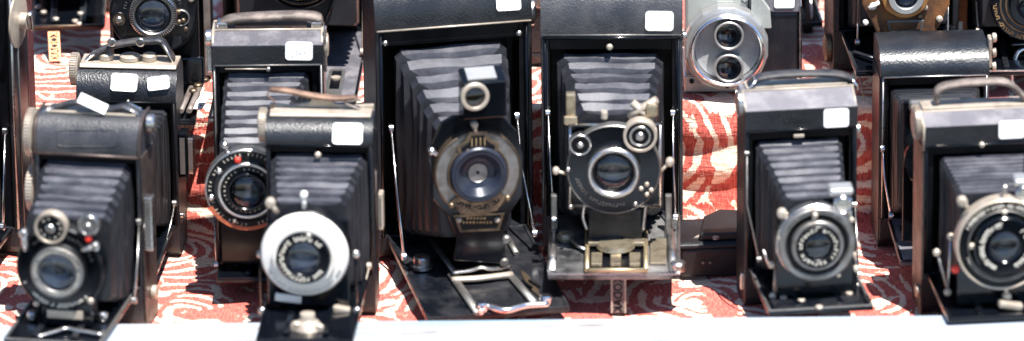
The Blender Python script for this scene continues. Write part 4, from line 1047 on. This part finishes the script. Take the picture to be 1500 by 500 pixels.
mb = MB(); mb.cbox(Vector((c['X0'] - .0006, .004, fr.f(1088, 415).z)), .004, .004, .012); mb.build('side_catch', 'nickel', I_, bevel=.0008)

# ---- J: big pebbled roll, behind
fr = Frame(1369, 362, 0, 3)
J = thing('folding_camera', fr, 'folding camera with thick pebble-grained black top roll and half-hidden grey bed', 'camera', ROW)
hz = fr.f(1369, 318).z
c = case(J, fr, 1290, 1449, 62, 112, .048, hz, 'round', 'leather', mtop='croc', wall=.004)
frame_trim(J, c, hz, 'nickel', .0006)
mb = MB(); mb.box(c['X0'] - .0008, c['X0'] + .0003, .001, .047, .001, c['ZR']); mb.build('side_edging', 'leather', J)
recess(J, c, hz, fr.f(1302, 220).x, fr.f(1438, 220).x, fr.f(1369, 126).z, d=.003)
bellows(J, fr, (1304, 1434, 128, 312), (1318, 1420, 150, 300), .004, -.050, n=10, amp=.004, m='bellows_dark')
b, mt = bed(J, c['X0'] + .006, c['X1'] - .006, hz, .082, drop=R(2), m='lilac', edge='plate', rm='plate')
y = -.052
mb = MB(); mb.box(fr.f(1322, 250, y).x, fr.f(1416, 250, y).x, y - .003, y, hz + .002, fr.f(1369, 146, y).z); mb.build('lens_standard', 'enamel', J, bevel=.001)
sh, q = shutter(J, fr, 1369, 230, y - .004, 44, .009); lens(sh, q, 20 * PX, .0095); ring(q, 26 * PX, 20 * PX, .012, h0=.007).build('lens_ring', 'nickel', sh)
mb = MB(); mb.box(fr.f(1330, 150, y).x, fr.f(1408, 150, y).x, y - .008, y - .0005, fr.f(1369, 158, y).z, fr.f(1369, 143, y).z); mb.build('standard_top', 'pewter', J, bevel=.002)
v = fr.h(1329, 337, hz + .0005); mb = MB(); mb.lathe(v, [(0, 0), (.0055, 0), (.0055, .002), (.0035, .0025), (.0035, .007), (0, .0075)], n=24, axis='z'); mb.build('bed_knob', 'enamel', J)
strut(J, [fr.f(1293, 218, -.001), fr.f(1296, 262, -.012), fr.f(1305, 316, -.028)], m='chrome', r=.0016)
mb = MB(); mb.box(c['X1'] + .0002, c['X1'] + .0032, .008, .018, fr.f(1452, 106).z, fr.f(1452, 62).z); sb = mb.build('side_bracket', 'cream', J, bevel=.001)
for py in (62, 84, 104): knob(sb, Vector((c['X1'] + .003, .010, fr.f(1452, py).z)), .0035, .003, 'x', 'cream', 'bracket_stud')

# ---- K: front camera with the bright-ringed lettered lens
fr = Frame(1441, 457, 0, 6)
K = thing('folding_camera', fr, 'folding camera with thin bright rim round a black lettered shutter, arched wire-like handle on top', 'camera', ROW)
hz = .0312
c = case(K, fr, 1353, 1530, 160, 212, .036, hz, 'facet', 'leather', 'lilac', ymid=183)
mb = MB(); mb.box(c['X0'] - .001, c['X0'] + .0003, -.0012, .0355, .001, c['ZR']); mb.build('side_edging', 'brownedge', K)
mb = MB(); mb.tube([(c['X0'], -.0012, c['ZR'] - .002), (c['X0'], -.0012, fr.f(1400, 183).z), (c['X0'], .0165, c['ZT']), (c['X1'], .0165, c['ZT'])], .0009); mb.build('edge_trim', 'cream', K)
mb = MB(); mb.box(c['X0'] + .002, c['X1'] - .002, .018, .0345, c['ZT'] + .0001, c['ZT'] + .002); mb.build('top_plate', 'cream', K, bevel=.0006)
recess(K, c, hz, fr.f(1368, 300).x, fr.f(1515, 300).x, fr.f(1441, 226).z, d=.003)
frame_trim(K, c, hz, 'enamel', .0008)
bar(K, 'frame_catch', [fr.f(1372, 214, -.0012), fr.f(1436, 213, -.0012)], .0008, 'cream'); screw(K, fr.f(1438, 212, -.0012), 0, 0, .0002, 4, 'cream')
bellows(K, fr, (1374, 1504, 226, 400), (1404, 1500, 282, 400), .004, -.062, n=10, amp=.0046, m='bellows')
b, mt = bed(K, c['X0'] + .003, c['X1'] - .003, hz, .090, drop=0, edge='enamel', rm='enamel')
y = -.064
mb = MB(); mb.box(fr.f(1402, 350, y).x, fr.f(1525, 350, y).x, y - .003, y, hz + .001, fr.f(1465, 312, y).z); mb.build('lens_standard', 'enamel', K, bevel=.001)
sh, q = shutter(K, fr, 1466, 350, y - .0045, 64, .010, 'enamel', back=.001)
ring(q, 65 * PX, 61.5 * PX, .0125, h0=0, b=.0006).build('outer_ring', 'cream', sh)
ring(q, 61.5 * PX, 50 * PX, .0115, h0=.006).build('scale_ring', 'matt', sh)
ticks(q, 55.5 * PX, .0116, 46, 25, 155, length=.0032, width=.0012, vary=.45).build('scale_lettering', 'mark', sh)
ticks(q, 52 * PX, .0116, 30, 200, 340, length=.0014, width=.0005).build('engraved_scale', 'mark', sh)
ring(q, 49.5 * PX, 47.5 * PX, .0120, h0=.008, b=.0003).build('bright_line', 'pewter', sh)
ring(q, 42 * PX, 21 * PX, .0165, h0=.008, b=.001).build('lens_ring', 'enamel', sh)
ticks(q, 32 * PX, .0166, 28, 100, 250, length=.0036, width=.0016, vary=.4).build('lens_lettering', 'mark', sh)
ticks(q, 32 * PX, .0166, 14, -60, 50, length=.0034, width=.0016, vary=.4).build('lens_lettering', 'mark', sh)
lens(sh, q, 21 * PX, .015, bulge=.003, inner='irislight', hole=.4)
for d_ in ((-44, 0), (0, -44), (44, 2)): screw(sh, q, *d_, .0115, 4, 'cream')
screw(sh, q, -64, 34, .006, 5.5, 'red'); lever(sh, q, (-48, -48), (-56, -58), .006, 4, 'cream', 7); lever(sh, q, (2, -60), (2, -74), .006, 3.4, 'nickel', 4); lever(sh, q, (6, 60), (8, 76), .004, 3.4, 'cream', 6)
mb = MB(); mb.cbox(fr.f(1480, 447, y - .014), 34 * PX, .008, 10 * PX, ry=R(12)); mb.build('focus_tab', 'cream', K, bevel=.0016)
mb = MB(); mb.box(fr.f(1488, 280, y).x, fr.f(1515, 280, y).x, y - .010, y - .001, fr.f(1500, 302, y).z, fr.f(1500, 268, y).z); fd = mb.build('viewfinder', 'nickel', K, bevel=.0015)
fq = fr.f(1501, 284, y - .010); ring(fq, 13 * PX, 9 * PX, .004, h0=-.001).build('finder_rim', 'chrome', fd); lens(fd, fq, 9 * PX, .003, depth=.002, bulge=.002, inner='ivory', hole=.5, gl='glassclear')
mb = MB(); mb.cbox(fr.f(1501, 263, y - .006), 32 * PX, .012, 9 * PX, rx=R(12)); mb.build('finder_hood', 'silver', fd, bevel=.002)
for a, e, k in (((1393, 347), (1388, 430), 'nickel'), ((1373, 372), (1390, 430), 'pewter')):
    bar(K, 'side_arm', [fr.f(*a, y + .006), fr.f(*e, y + .004)], .0016, k)
for px, py in ((1388, 428), (1393, 347), (1372, 370)): screw(K, fr.f(px, py, y + .004), 0, 0, 0, 5, 'cream')
knob(K, Vector((c['X0'] - .0008, .012, fr.f(1342, 188).z)), .0115, .005, '-x', 'cream', 'winding_knob', 36)
knob(K, Vector((c['X0'] - .0008, .006, fr.f(1345, 430).z)), .0048, .003, '-x', 'cream', 'side_stud')
P = [(1372, 150), (1371, 138), (1380, 128), (1405, 123), (1440, 120), (1470, 120), (1486, 128), (1500, 142), (1512, 152)]
strap(K, [fr.f(px, py, .024) for px, py in P], .010, .003, 'strapgrey', loops=False)
sticker(K, fr, 1482, 190, 36, 24, -.0018, 0)

# ---- L: tall camera at the end of the row, its side to us
fr = Frame(-90, 366, 0, -14)
Lc = thing('folding_camera', fr, 'tall camera in coarse black leather with a maroon back edge, seen from its side', 'camera', ROW)
hz = fr.f(-90, 326).z
c = case(Lc, fr, -190, 13, -160, -90, .034, hz, 'round', 'croc', wall=.004)
mb = MB(); mb.box(c['X0'], c['X1'] - .0006, .0344, .052, .001, c['ZT'] - .004); mb.build('back_cover', 'bellows_red', Lc, bevel=.003)
frame_trim(Lc, c, hz, 'nickel', .0012, .001)
mb = MB(); mb.tube([(c['X1'] + .0003, .010, .004), (c['X1'] + .0003, .010, c['ZR'])], .0007); mb.build('side_line', 'pewter', Lc)
recess(Lc, c, hz, fr.f(-174, 220).x, fr.f(0, 220).x, fr.f(-90, -80).z, d=.003)
bellows(Lc, fr, (-172, -4, -76, 322), (-190, -60, 60, 320), .004, -.075, n=9, amp=.005, m='bellows_dark')
b, mt = bed(Lc, c['X0'] + .005, c['X1'] - .005, hz, .120, drop=R(4), edge='plate')
y = -.078
mb = MB(); mb.box(fr.f(-185, 200, y).x, fr.f(-70, 200, y).x, y - .003, y, hz + .002, fr.f(-130, 60, y).z); mb.build('lens_standard', 'enamel', Lc, bevel=.001)
sh, q = shutter(Lc, fr, -128, 200, y - .004, 55, .009); lens(sh, q, 24 * PX, .0095); ring(q, 32 * PX, 24 * PX, .012, h0=.007).build('lens_ring', 'nickel', sh)
strut(Lc, [fr.f(8, 192, -.001), fr.f(6, 260, -.014), fr.f(4, 332, -.03)], m='chrome', r=.0016)
kq = Vector((c['X1'], .012, fr.f(24, 38).z))
k1 = MB(); k1.lathe(kq, [(0, 0), (.020, 0), (.020, .0012), (.014, .002), (.006, .003), (.006, .008), (0, .008)], n=36, axis='x'); wk = k1.build('winding_key', 'cream', Lc)
mb = MB(); mb.cbox(kq + Vector((.010, 0, 0)), .004, .005, .015, rx=R(15)); mb.build('key_wing', 'chrome', wk, bevel=.0016)

# ==================================================================================== BACK ROW, on the step
BACK = 'old cameras on the raised back step'
def back_camera(label, base, yaw, xs, ytop, yroll, D, hinge, L, op, bell, yf, m='leather', bedm='enamel', edge='plate', drop=R(2), wall=.004, bm='bellows_dark', mtop=None, rm='plate', rails=True, n=9, lx=None):
    fr = Frame(*base, STEP_H, yaw); o = thing('folding_camera', fr, label, 'camera', BACK); cx = (xs[0] + xs[1]) / 2
    hz = fr.f(cx, hinge).z
    c = case(o, fr, *xs, ytop, yroll, D, hz, 'round', m, mtop=mtop, wall=wall)
    recess(o, c, hz, fr.f(op[0], 0).x, fr.f(op[1], 0).x, fr.f(cx, op[2]).z, d=.003)
    bellows(o, fr, (op[0] + 4, op[1] - 4, op[2] + 4, hinge - 4), bell, .004, yf, n=n, amp=.0045, m=bm)
    b, mt = bed(o, c['X0'] + .005, c['X1'] - .005, hz, L, drop=drop, m=bedm, edge=edge, rails=rails, rm=rm)
    return fr, o, c, hz, b
# M: the one whose bed stands on a pierced brass prop
fr, Mm, c, hz, b = back_camera('black folding camera whose bed rests on a slim brass prop reading KODAK', (100, 20), 2, (36, 160), -240, -190, .04, -28, .098, (48, 148, -180), (60, 136, -120, -30), -.06)
mb = MB(); z_ = hz + math.sin(R(2)) * -.098
mb.tube([(c['X0'] + .006, -.0988, z_ + .0008), (c['X1'] - .006, -.0988, z_ + .0008)], .0011); mb.tube([(c['X1'] - .005, -.0988, z_), (c['X1'] - .005, -.004, hz)], .0010); mb.build('bed_trim', 'brass', Mm)
top = fr.h(78.5, 45, z_ - .0030); botm = fr.h(81, 90, .0006)
ax = botm - top; L_ = ax.length; axn = ax.normalized(); nrm = Vector((1, 0, 0)).cross(axn).normalized(); sgn = -1 if nrm.y > 0 else 1
xx = nrm.cross(axn) * -1; xx = axn.cross(nrm); xx = xx if xx.x > 0 else -xx
mp_ = Matrix(((xx.x, nrm.x, axn.x, 0), (xx.y, nrm.y, axn.y, 0), (xx.z, nrm.z, axn.z, 0), (0, 0, 0, 1))); mp_.translation = top
w_ = 8.2 * PX; brass2 = mat('pinkish_brass', (.56, .25, .13), (.40, .17, .09), .36, .5, metal=.7, nscale=120)
mb = MB()
for x_ in (-w_, w_ - .0011): mb.box(x_, x_ + .0011, -.0008, .0008, .0002, L_, mp_)
mb.box(-w_ + .0011, w_ - .0011, -.0008, .0008, .0002, .0014, mp_); mb.box(-w_ + .0011, w_ - .0011, -.0008, .0008, L_ - .0014, L_, mp_)
pr = mb.build('folding_prop', brass2, Mm)
M['brass2'] = brass2
mb = MB(); mb.box(-w_ + .0002, w_ - .0002, min(0, -sgn * .0007), max(0, -sgn * .0007), .0006, L_ - .0004, mp_); mb.build('prop_back', 'matt', pr)
tm = mp_ @ Matrix.Translation((0, sgn * .0001, L_ * .5)) @ Matrix(((0, -1, 0, 0), (0, 0, sgn, 0), (1, 0, 0, 0), (0, 0, 0, 1)))
t = text_mesh(pr, 'prop_lettering', 'KODAK', .0080, tm, 'brass2', .0006)
xs_ = [v.co for v in t.data.vertices]; ln = [(v - top).dot(axn) for v in xs_]; wd = [(v - top).dot(xx) for v in xs_]
kx = (L_ - .0026) / (max(ln) - min(ln)); kw = (2 * w_ - .0018) / (max(wd) - min(wd)); mlo, mwd = (max(ln) + min(ln)) / 2, (max(wd) + min(wd)) / 2
for v in t.data.vertices:
    a_, b_ = (v.co - top).dot(axn), (v.co - top).dot(xx)
    v.co += axn * ((a_ - mlo) * kx + L_ / 2 - a_) + xx * ((b_ - mwd) * kw - b_)
strut(Mm, [fr.f(128, -60, -.001), fr.f(127, -10, -.02), fr.f(125, 20, -.045)], m='chrome', r=.0013)
for px, py in ((64, 20), (82, 30), (110, 33), (116, 37), (118, 22), (56, 12)): knob(Mm, fr.h(px, py, hz - .001), .0024, .0022, 'z', 'cream', 'bed_stud')
sh, q = shutter(Mm, fr, 98, -75, -.066, 40, .009); lens(sh, q, 20 * PX, .0095)
# N: big round shutter with a knurled silver lens ring
fr, Nn, c, hz, b = back_camera('folding camera with a large knurled silver lens ring between two bronze dials, on grey rails', (232, 118), -1, (156, 303), -190, -140, .04, 96, .112, (172, 286, -130), (178, 278, -60, 90), -.050, bedm='plate', rm='woodgrey')
for x0, x1 in ((c['X0'] - .0004, c['X0'] + .0046), (c['X1'] - .0046, c['X1'] + .0004)):
    mb = MB(); mb.box(x0, x1, -.0022, -.0002, .004, c['ZR']); mb.build('side_rail', 'woodgrey', Nn, bevel=.0006)
mb = MB(); mb.box(c['X1'] - .013, c['X1'] - .008, -.006, -.0006, .004, c['ZR']); mb.build('side_rail', 'pewter', Nn, bevel=.0008)
y = -.056
mb = MB(); mb.box(fr.f(166, 80, y).x, fr.f(292, 80, y).x, y, y + .003, hz + .003, fr.f(228, -40, y).z); mb.build('lens_standard', 'matt', Nn, bevel=.001)
mb = MB(); mb.box(fr.f(185, 110, y).x, fr.f(300, 110, y).x, y - .004, y - .0003, fr.f(228, 122, y).z, fr.f(228, 82, y).z); mb.build('standard_band', 'enamel', Nn, bevel=.002)
sh, q = shutter(Nn, fr, 226, 14, y - .004, 62, .008, 'plate', back=.004)
ring(q, 62.5 * PX, 59 * PX, .0086).build('outer_ring', 'matt', sh)
ring(q, 34 * PX, 25 * PX, .0150, h0=.007, b=.0012).build('lens_ring', 'nickel', sh)
ticks(q, 31 * PX, .0152, 60, length=.0030, width=.0007).build('knurling', 'matt', sh)
ring(q, 26 * PX, 22.5 * PX, .0145, h0=.008).build('lens_mount', 'matt', sh)
ticks(q, 41 * PX, .0083, 26, 20, 175, length=.0020, width=.0009, vary=.5).build('rim_lettering', 'pewter', sh)
lens(sh, q, 22.5 * PX, .0135, bulge=.003, inner='irislight', hole=.5)
dial(sh, q, -49, 8, .005, 11, .005, 'brass', 'matt', .45); dial(sh, q, 39, 6, .005, 12, .005, 'matt', 'pewter', None)
for d_ in ((36, -2), (42, 10), (36, 12), (45, 22)): screw(sh, q, *d_, .009, 4, 'brass')
screw(sh, q, 54, -20, .008, 4.6, 'cream')
def BD(px, py, k=.001): return fr.h(px, py, hz + k)
mb = MB(); v = BD(296, 148, .003); mb.cbox(v, 15 * PX, 24 * PX / math.sin(TH), .0012, rz=R(-10)); sp = mb.build('scale_plate', 'ivory', Nn, bevel=.0004)
mb = MB(); mb.cbox(v + Vector((0, -.012, .0008)), .0016, .0016, .0006); mb.build('scale_mark', 'matt', sp)
for px in (268, 280): bar(Nn, 'focus_rail', [BD(px - 3, 163, .0034), BD(px + 16, 120, .0034)], .0022, 'woodgrey', .8)
for px, py in ((283, 136), (290, 128), (300, 120)): knob(Nn, BD(px, py, .004), .003, .003, 'z', 'brass', 'rail_stud')
# O: grey leather bed lying towards us
fr, Oo, c, hz, b = back_camera('folding camera with a wide grey leather-covered bed and an oblong brass foot plate on it', (430, 56), -3, (318, 546), -330, -270, .05, 42, .176, (336, 528, -255), (350, 520, -150, 36), -.085, bedm='grey', edge='enamel', drop=R(3), rails=False, rm='grey')
sh, q = shutter(Oo, fr, 440, -46, -.092, 56, .008); ring(q, 50 * PX, 46 * PX, .009, h0=.004).build('brass_ring', 'brass', sh); ring(q, 34 * PX, 24 * PX, .014, h0=.005).build('lens_ring', 'matt', sh); lens(sh, q, 24 * PX, .0125)
ticks(q, 40 * PX, .0083, 26, 200, 340, length=.0036, width=.0022, vary=.4).build('lettering', 'markgold', sh)
mb = MB(); mb.box(c['X0'] + .005, c['X1'] - .005, -.006, -.001, hz + .0002, hz + .0025); mb.build('hinge_bar', 'enamel', Oo, bevel=.0008)
z2 = hz - .176 * math.sin(R(3))
def BD(px, py, k=.001):
    v = fr.h(px, py, hz)
    for _ in range(8): v = fr.h(px, py, hz + v.y * math.sin(R(3)) + k)
    return v
v = BD(491, 122, .0012); mb = MB(); mb.cbox(v, 24 * PX, .052, .0016, rx=R(3)); fp = mb.build('foot_plate', 'pewter', Oo, bevel=.0007)
mb = MB(); mb.cbox(v + Vector((0, .004, .001)), 14 * PX, .034, .0006, rx=R(3)); mb.build('foot_slot', 'matt', fp)
mb = MB(); mb.lathe(v + Vector((0, .006, .0012)), [(0, 0), (.0036, 0), (.0036, .0016), (0, .0022)], n=20, axis='z'); mb.build('foot_boss', 'cream', fp)
strut(Oo, [fr.f(534, -60, -.001), fr.f(533, 0, -.03), fr.f(531, 76, -.055)], m='cream', r=.0016)
bar(Oo, 'standard_edge', [fr.f(488, 0, -.088), fr.f(476, 34, -.086)], .0016, 'plate')
# black camera shut behind the gap between the two big ones
fr = Frame(790, 98, STEP_H, 0)
Sc = thing('folding_camera', fr, 'shut black folding camera standing behind the gap between the two largest cameras', 'camera', BACK)
c = case(Sc, fr, 735, 850, -200, -150, .036, .01, 'round', 'leather')
mb = MB(); mb.box(c['X0'] + .004, c['X1'] - .004, .0005, .004, .0105, c['ZR'] - .0006); dr = mb.build('closed_bed', 'leather', Sc, bevel=.001)
knob(dr, Vector((fr.f(790, 0).x, .0008, .05)), .004, .003, 'y', 'nickel', 'door_stud')
# R: behind the movie camera
fr, Rr, c, hz, b = back_camera('black folding camera mostly hidden behind the silver movie camera', (1145, 14), 4, (1085, 1202), -240, -190, .04, -8, .064, (1098, 1190, -180), (1110, 1185, -120, -14), -.04)
mb = MB(); mb.tube([(c['X1'] - .006, -.064, hz), (c['X1'] - .006, -.002, hz + .002)], .0010); mb.tube([(c['X1'] - .013, -.062, hz + .001), (c['X1'] - .010, -.002, hz + .03)], .0008); mb.build('bed_trim', 'nickel', Rr)
mb = MB(); v = fr.h(1183, 43, .004); mb.box(v.x - .004, v.x + .004, v.y - .001, v.y + .004, .0004, hz - .0045); mb.build('bed_foot', 'matt', Rr, bevel=.001)
# P: the rusted shutter
fr, Pp, c, hz, b = back_camera('folding camera with a rust-brown shutter plate and brass lens ring above a black bed', (1312, 104), 5, (1222, 1408), -260, -210, .05, 42, .086, (1238, 1394, -200), (1262, 1388, -110, 36), -.05, edge='plate', wall=.005)
y = -.055
def U(px, py, k=0): v = fr.f(px, py, y - k); return (v.x, v.z)
rp = plate(Pp, 'shutter_plate', [U(px, py) for px, py in ((1285, 51), (1366, 49), (1374, 38), (1390, 5), (1390, -50), (1260, -50), (1262, 5), (1276, 30))], y - .004, y, 'rust', .001)
q = fr.f(1325, -10, y - .004)
ring(q, 34 * PX, 26 * PX, .006, h0=-.001).build('brass_ring', mat('orange_brass', (.42, .21, .08), (.22, .10, .04), .4, .55, metal=.7, nscale=90), rp)
ring(q, 26 * PX, 17 * PX, .010, h0=-.001).build('lens_ring', 'silver', rp); lens(rp, q, 17 * PX, .009)
lp = plate(Pp, 'label_plate', [U(px, py) for px, py in ((1297, 27), (1352, 26), (1349, 42), (1301, 43))], y - .006, y - .0042, 'pewter', .0004)
plate(lp, 'label_field', [U(px, py) for px, py in ((1301, 29.5), (1348, 28.5), (1346, 39), (1304, 40))], y - .0066, y - .0062, 'rust')
for px, py, r_, m_ in ((1279, 9, 5, 'ivory'), (1355, 11, 4, 'cream'), (1268, 33, 4, 'ivory'), (1376, 28, 5, 'cream'), (1347, 24, 4, 'brass')): screw(Pp, fr.f(px, py, y - .0045), 0, 0, 0, r_, m_)
lever(Pp, fr.f(1279, 9, y - .005), (-6, 3), (9, -5), 0, 4, 'ivory')
strut(Pp, [fr.f(1257, -60, -.001), fr.f(1257, 0, -.02), fr.f(1256, 62, -.045)], m='nickel', r=.0013)
strut(Pp, [fr.f(1389, -60, -.001), fr.f(1389, 0, -.02), fr.f(1388, 52, -.045)], m='nickel', r=.0013)
knob(Pp, Vector((c['X0'], .012, fr.f(1212, 78).z)), .010, .005, '-x', 'brass', 'winding_knob', 30)
bar(Pp, 'bed_lever', [fr.h(1251, 76, hz + .002), fr.h(1284, 86, hz + .002)], .0020, 'plate', .5)
bar(Pp, 'folding_prop', [fr.h(1252, 84, hz - .005), Vector((fr.h(1253, 112, .001).x, fr.h(1252, 84, hz).y, .001))], .0010, 'pewter')
# Q: at the end of the back row
fr, Qq, c, hz, b = back_camera('folding camera with gold-scalloped lettering on its black shutter and an amber wooden edge', (1496, 88), 0, (1404, 1600), -260, -210, .05, 44, .085, (1420, 1584, -200), (1440, 1560, -110, 38), -.05, edge='nickel', wall=.005)
mb = MB(); mb.box(c['X0'] - .0012, c['X0'] + .008, -.0035, -.0012, hz, c['ZR']); ed = mb.build('wooden_edge', 'amber', Qq, bevel=.0006)
mb = MB(); mb.box(fr.f(1402, 40, -.004).x, fr.f(1410, 40, -.004).x, -.0042, -.0036, fr.f(1405, 49, -.004).z, fr.f(1405, 32, -.004).z); tg = mb.build('edge_label', 'ivory', ed)
y = -.055
sh, q = shutter(Qq, fr, 1508, 2, y - .003, 56, .007)
for r_ in (44, 36): ring(q, r_ * PX, (r_ - 3) * PX, .0078, h0=.005, b=.0002).build('gold_line', 'brass', sh)
ticks(q, 50 * PX, .0074, 26, 180, 300, length=.0030, width=.0018, vary=.4).build('lettering', 'markgold', sh)
ring(q, 30 * PX, 20 * PX, .013, h0=.004).build('lens_ring', 'enamel', sh); lens(sh, q, 20 * PX, .012)
lb_ = plate(Qq, 'label_plate', [(fr.f(px, py, y).x, fr.f(px, py, y).z) for px, py in ((1470, 32), (1545, 32), (1535, 52), (1478, 52))], y - .004, y - .0005, 'brass')
plate(lb_, 'label_field', [(fr.f(px, py, y).x, fr.f(px, py, y).z) for px, py in ((1474, 34), (1540, 34), (1532, 50), (1481, 50))], y - .0046, y - .0042, 'matt')
strut(Qq, [fr.f(1427, -60, -.001), fr.f(1430, 0, -.02), fr.f(1433, 46, -.045)], m='cream', r=.0014)
v0 = fr.h(1490, 72, hz + .004)
bar(Qq, 'curved_prop', curve([v0 + Vector((.016, 0, .002)), v0 + Vector((.002, -.002, 0)), v0 + Vector((-.003, -.004, -.010)), v0 + Vector((-.0042, -.004, -.022)), v0 + Vector((-.002, -.005, -.032))], 6), .0034, 'chrome', .6)
bar(Qq, 'bed_lever', [fr.h(1482, 66, hz + .003), fr.h(1520, 62, hz + .003)], .0018, 'nickel')
SUN_EL, SUN_AZ, SUN_E, SKY_E, EXPO, FOCUS, FSTOP = 70.0, 32.0, 4.6, .08, 1.5, -.01, 4.2
# ==================================================================================== CAMERA, LIGHT
cd = bpy.data.cameras.new('view'); co = bpy.data.objects.new('view', cd); COL.objects.link(co)
rot = Matrix((RT, UP, -FWD)).transposed().to_4x4(); rot.translation = CAM
co.matrix_world = rot; cd.sensor_width = 36; cd.lens = FPX * 36 / 1500; cd.clip_start = .1; cd.clip_end = 200
cd.dof.use_dof = True; cd.dof.focus_distance = (ground(750, 250, .05) - CAM).dot(FWD) + FOCUS; cd.dof.aperture_fstop = FSTOP
S.camera = co
sun_dir = Vector((math.sin(R(SUN_AZ)) * math.cos(R(SUN_EL)), -math.cos(R(SUN_AZ)) * math.cos(R(SUN_EL)), math.sin(R(SUN_EL))))
ld = bpy.data.lights.new('sun', 'SUN'); ld.energy = SUN_E; ld.angle = R(.6); ld.color = (1.0, .965, .92)
lo = bpy.data.objects.new('sun', ld); COL.objects.link(lo); lo.rotation_euler = sun_dir.to_track_quat('Z', 'Y').to_euler()
w = bpy.data.worlds.new('World'); S.world = w; w.use_nodes = True; nt = w.node_tree
sky = nt.nodes.new('ShaderNodeTexSky'); sky.sky_type = 'NISHITA'; sky.sun_disc = False; sky.air_density = 1.0; sky.dust_density = .1; sky.altitude = 1500; sky.ozone_density = 2.0
sky.sun_elevation = R(SUN_EL); sky.sun_rotation = math.atan2(sun_dir.x, sun_dir.y)
bg = nt.nodes['Background']; nt.links.new(sky.outputs[0], bg.inputs[0]); bg.inputs[1].default_value = SKY_E
S.view_settings.view_transform = 'Standard'; S.view_settings.look = 'None'; S.view_settings.exposure = EXPO; S.view_settings.gamma = 1
S.view_settings.use_curve_mapping = False
S.cycles.use_denoising = True
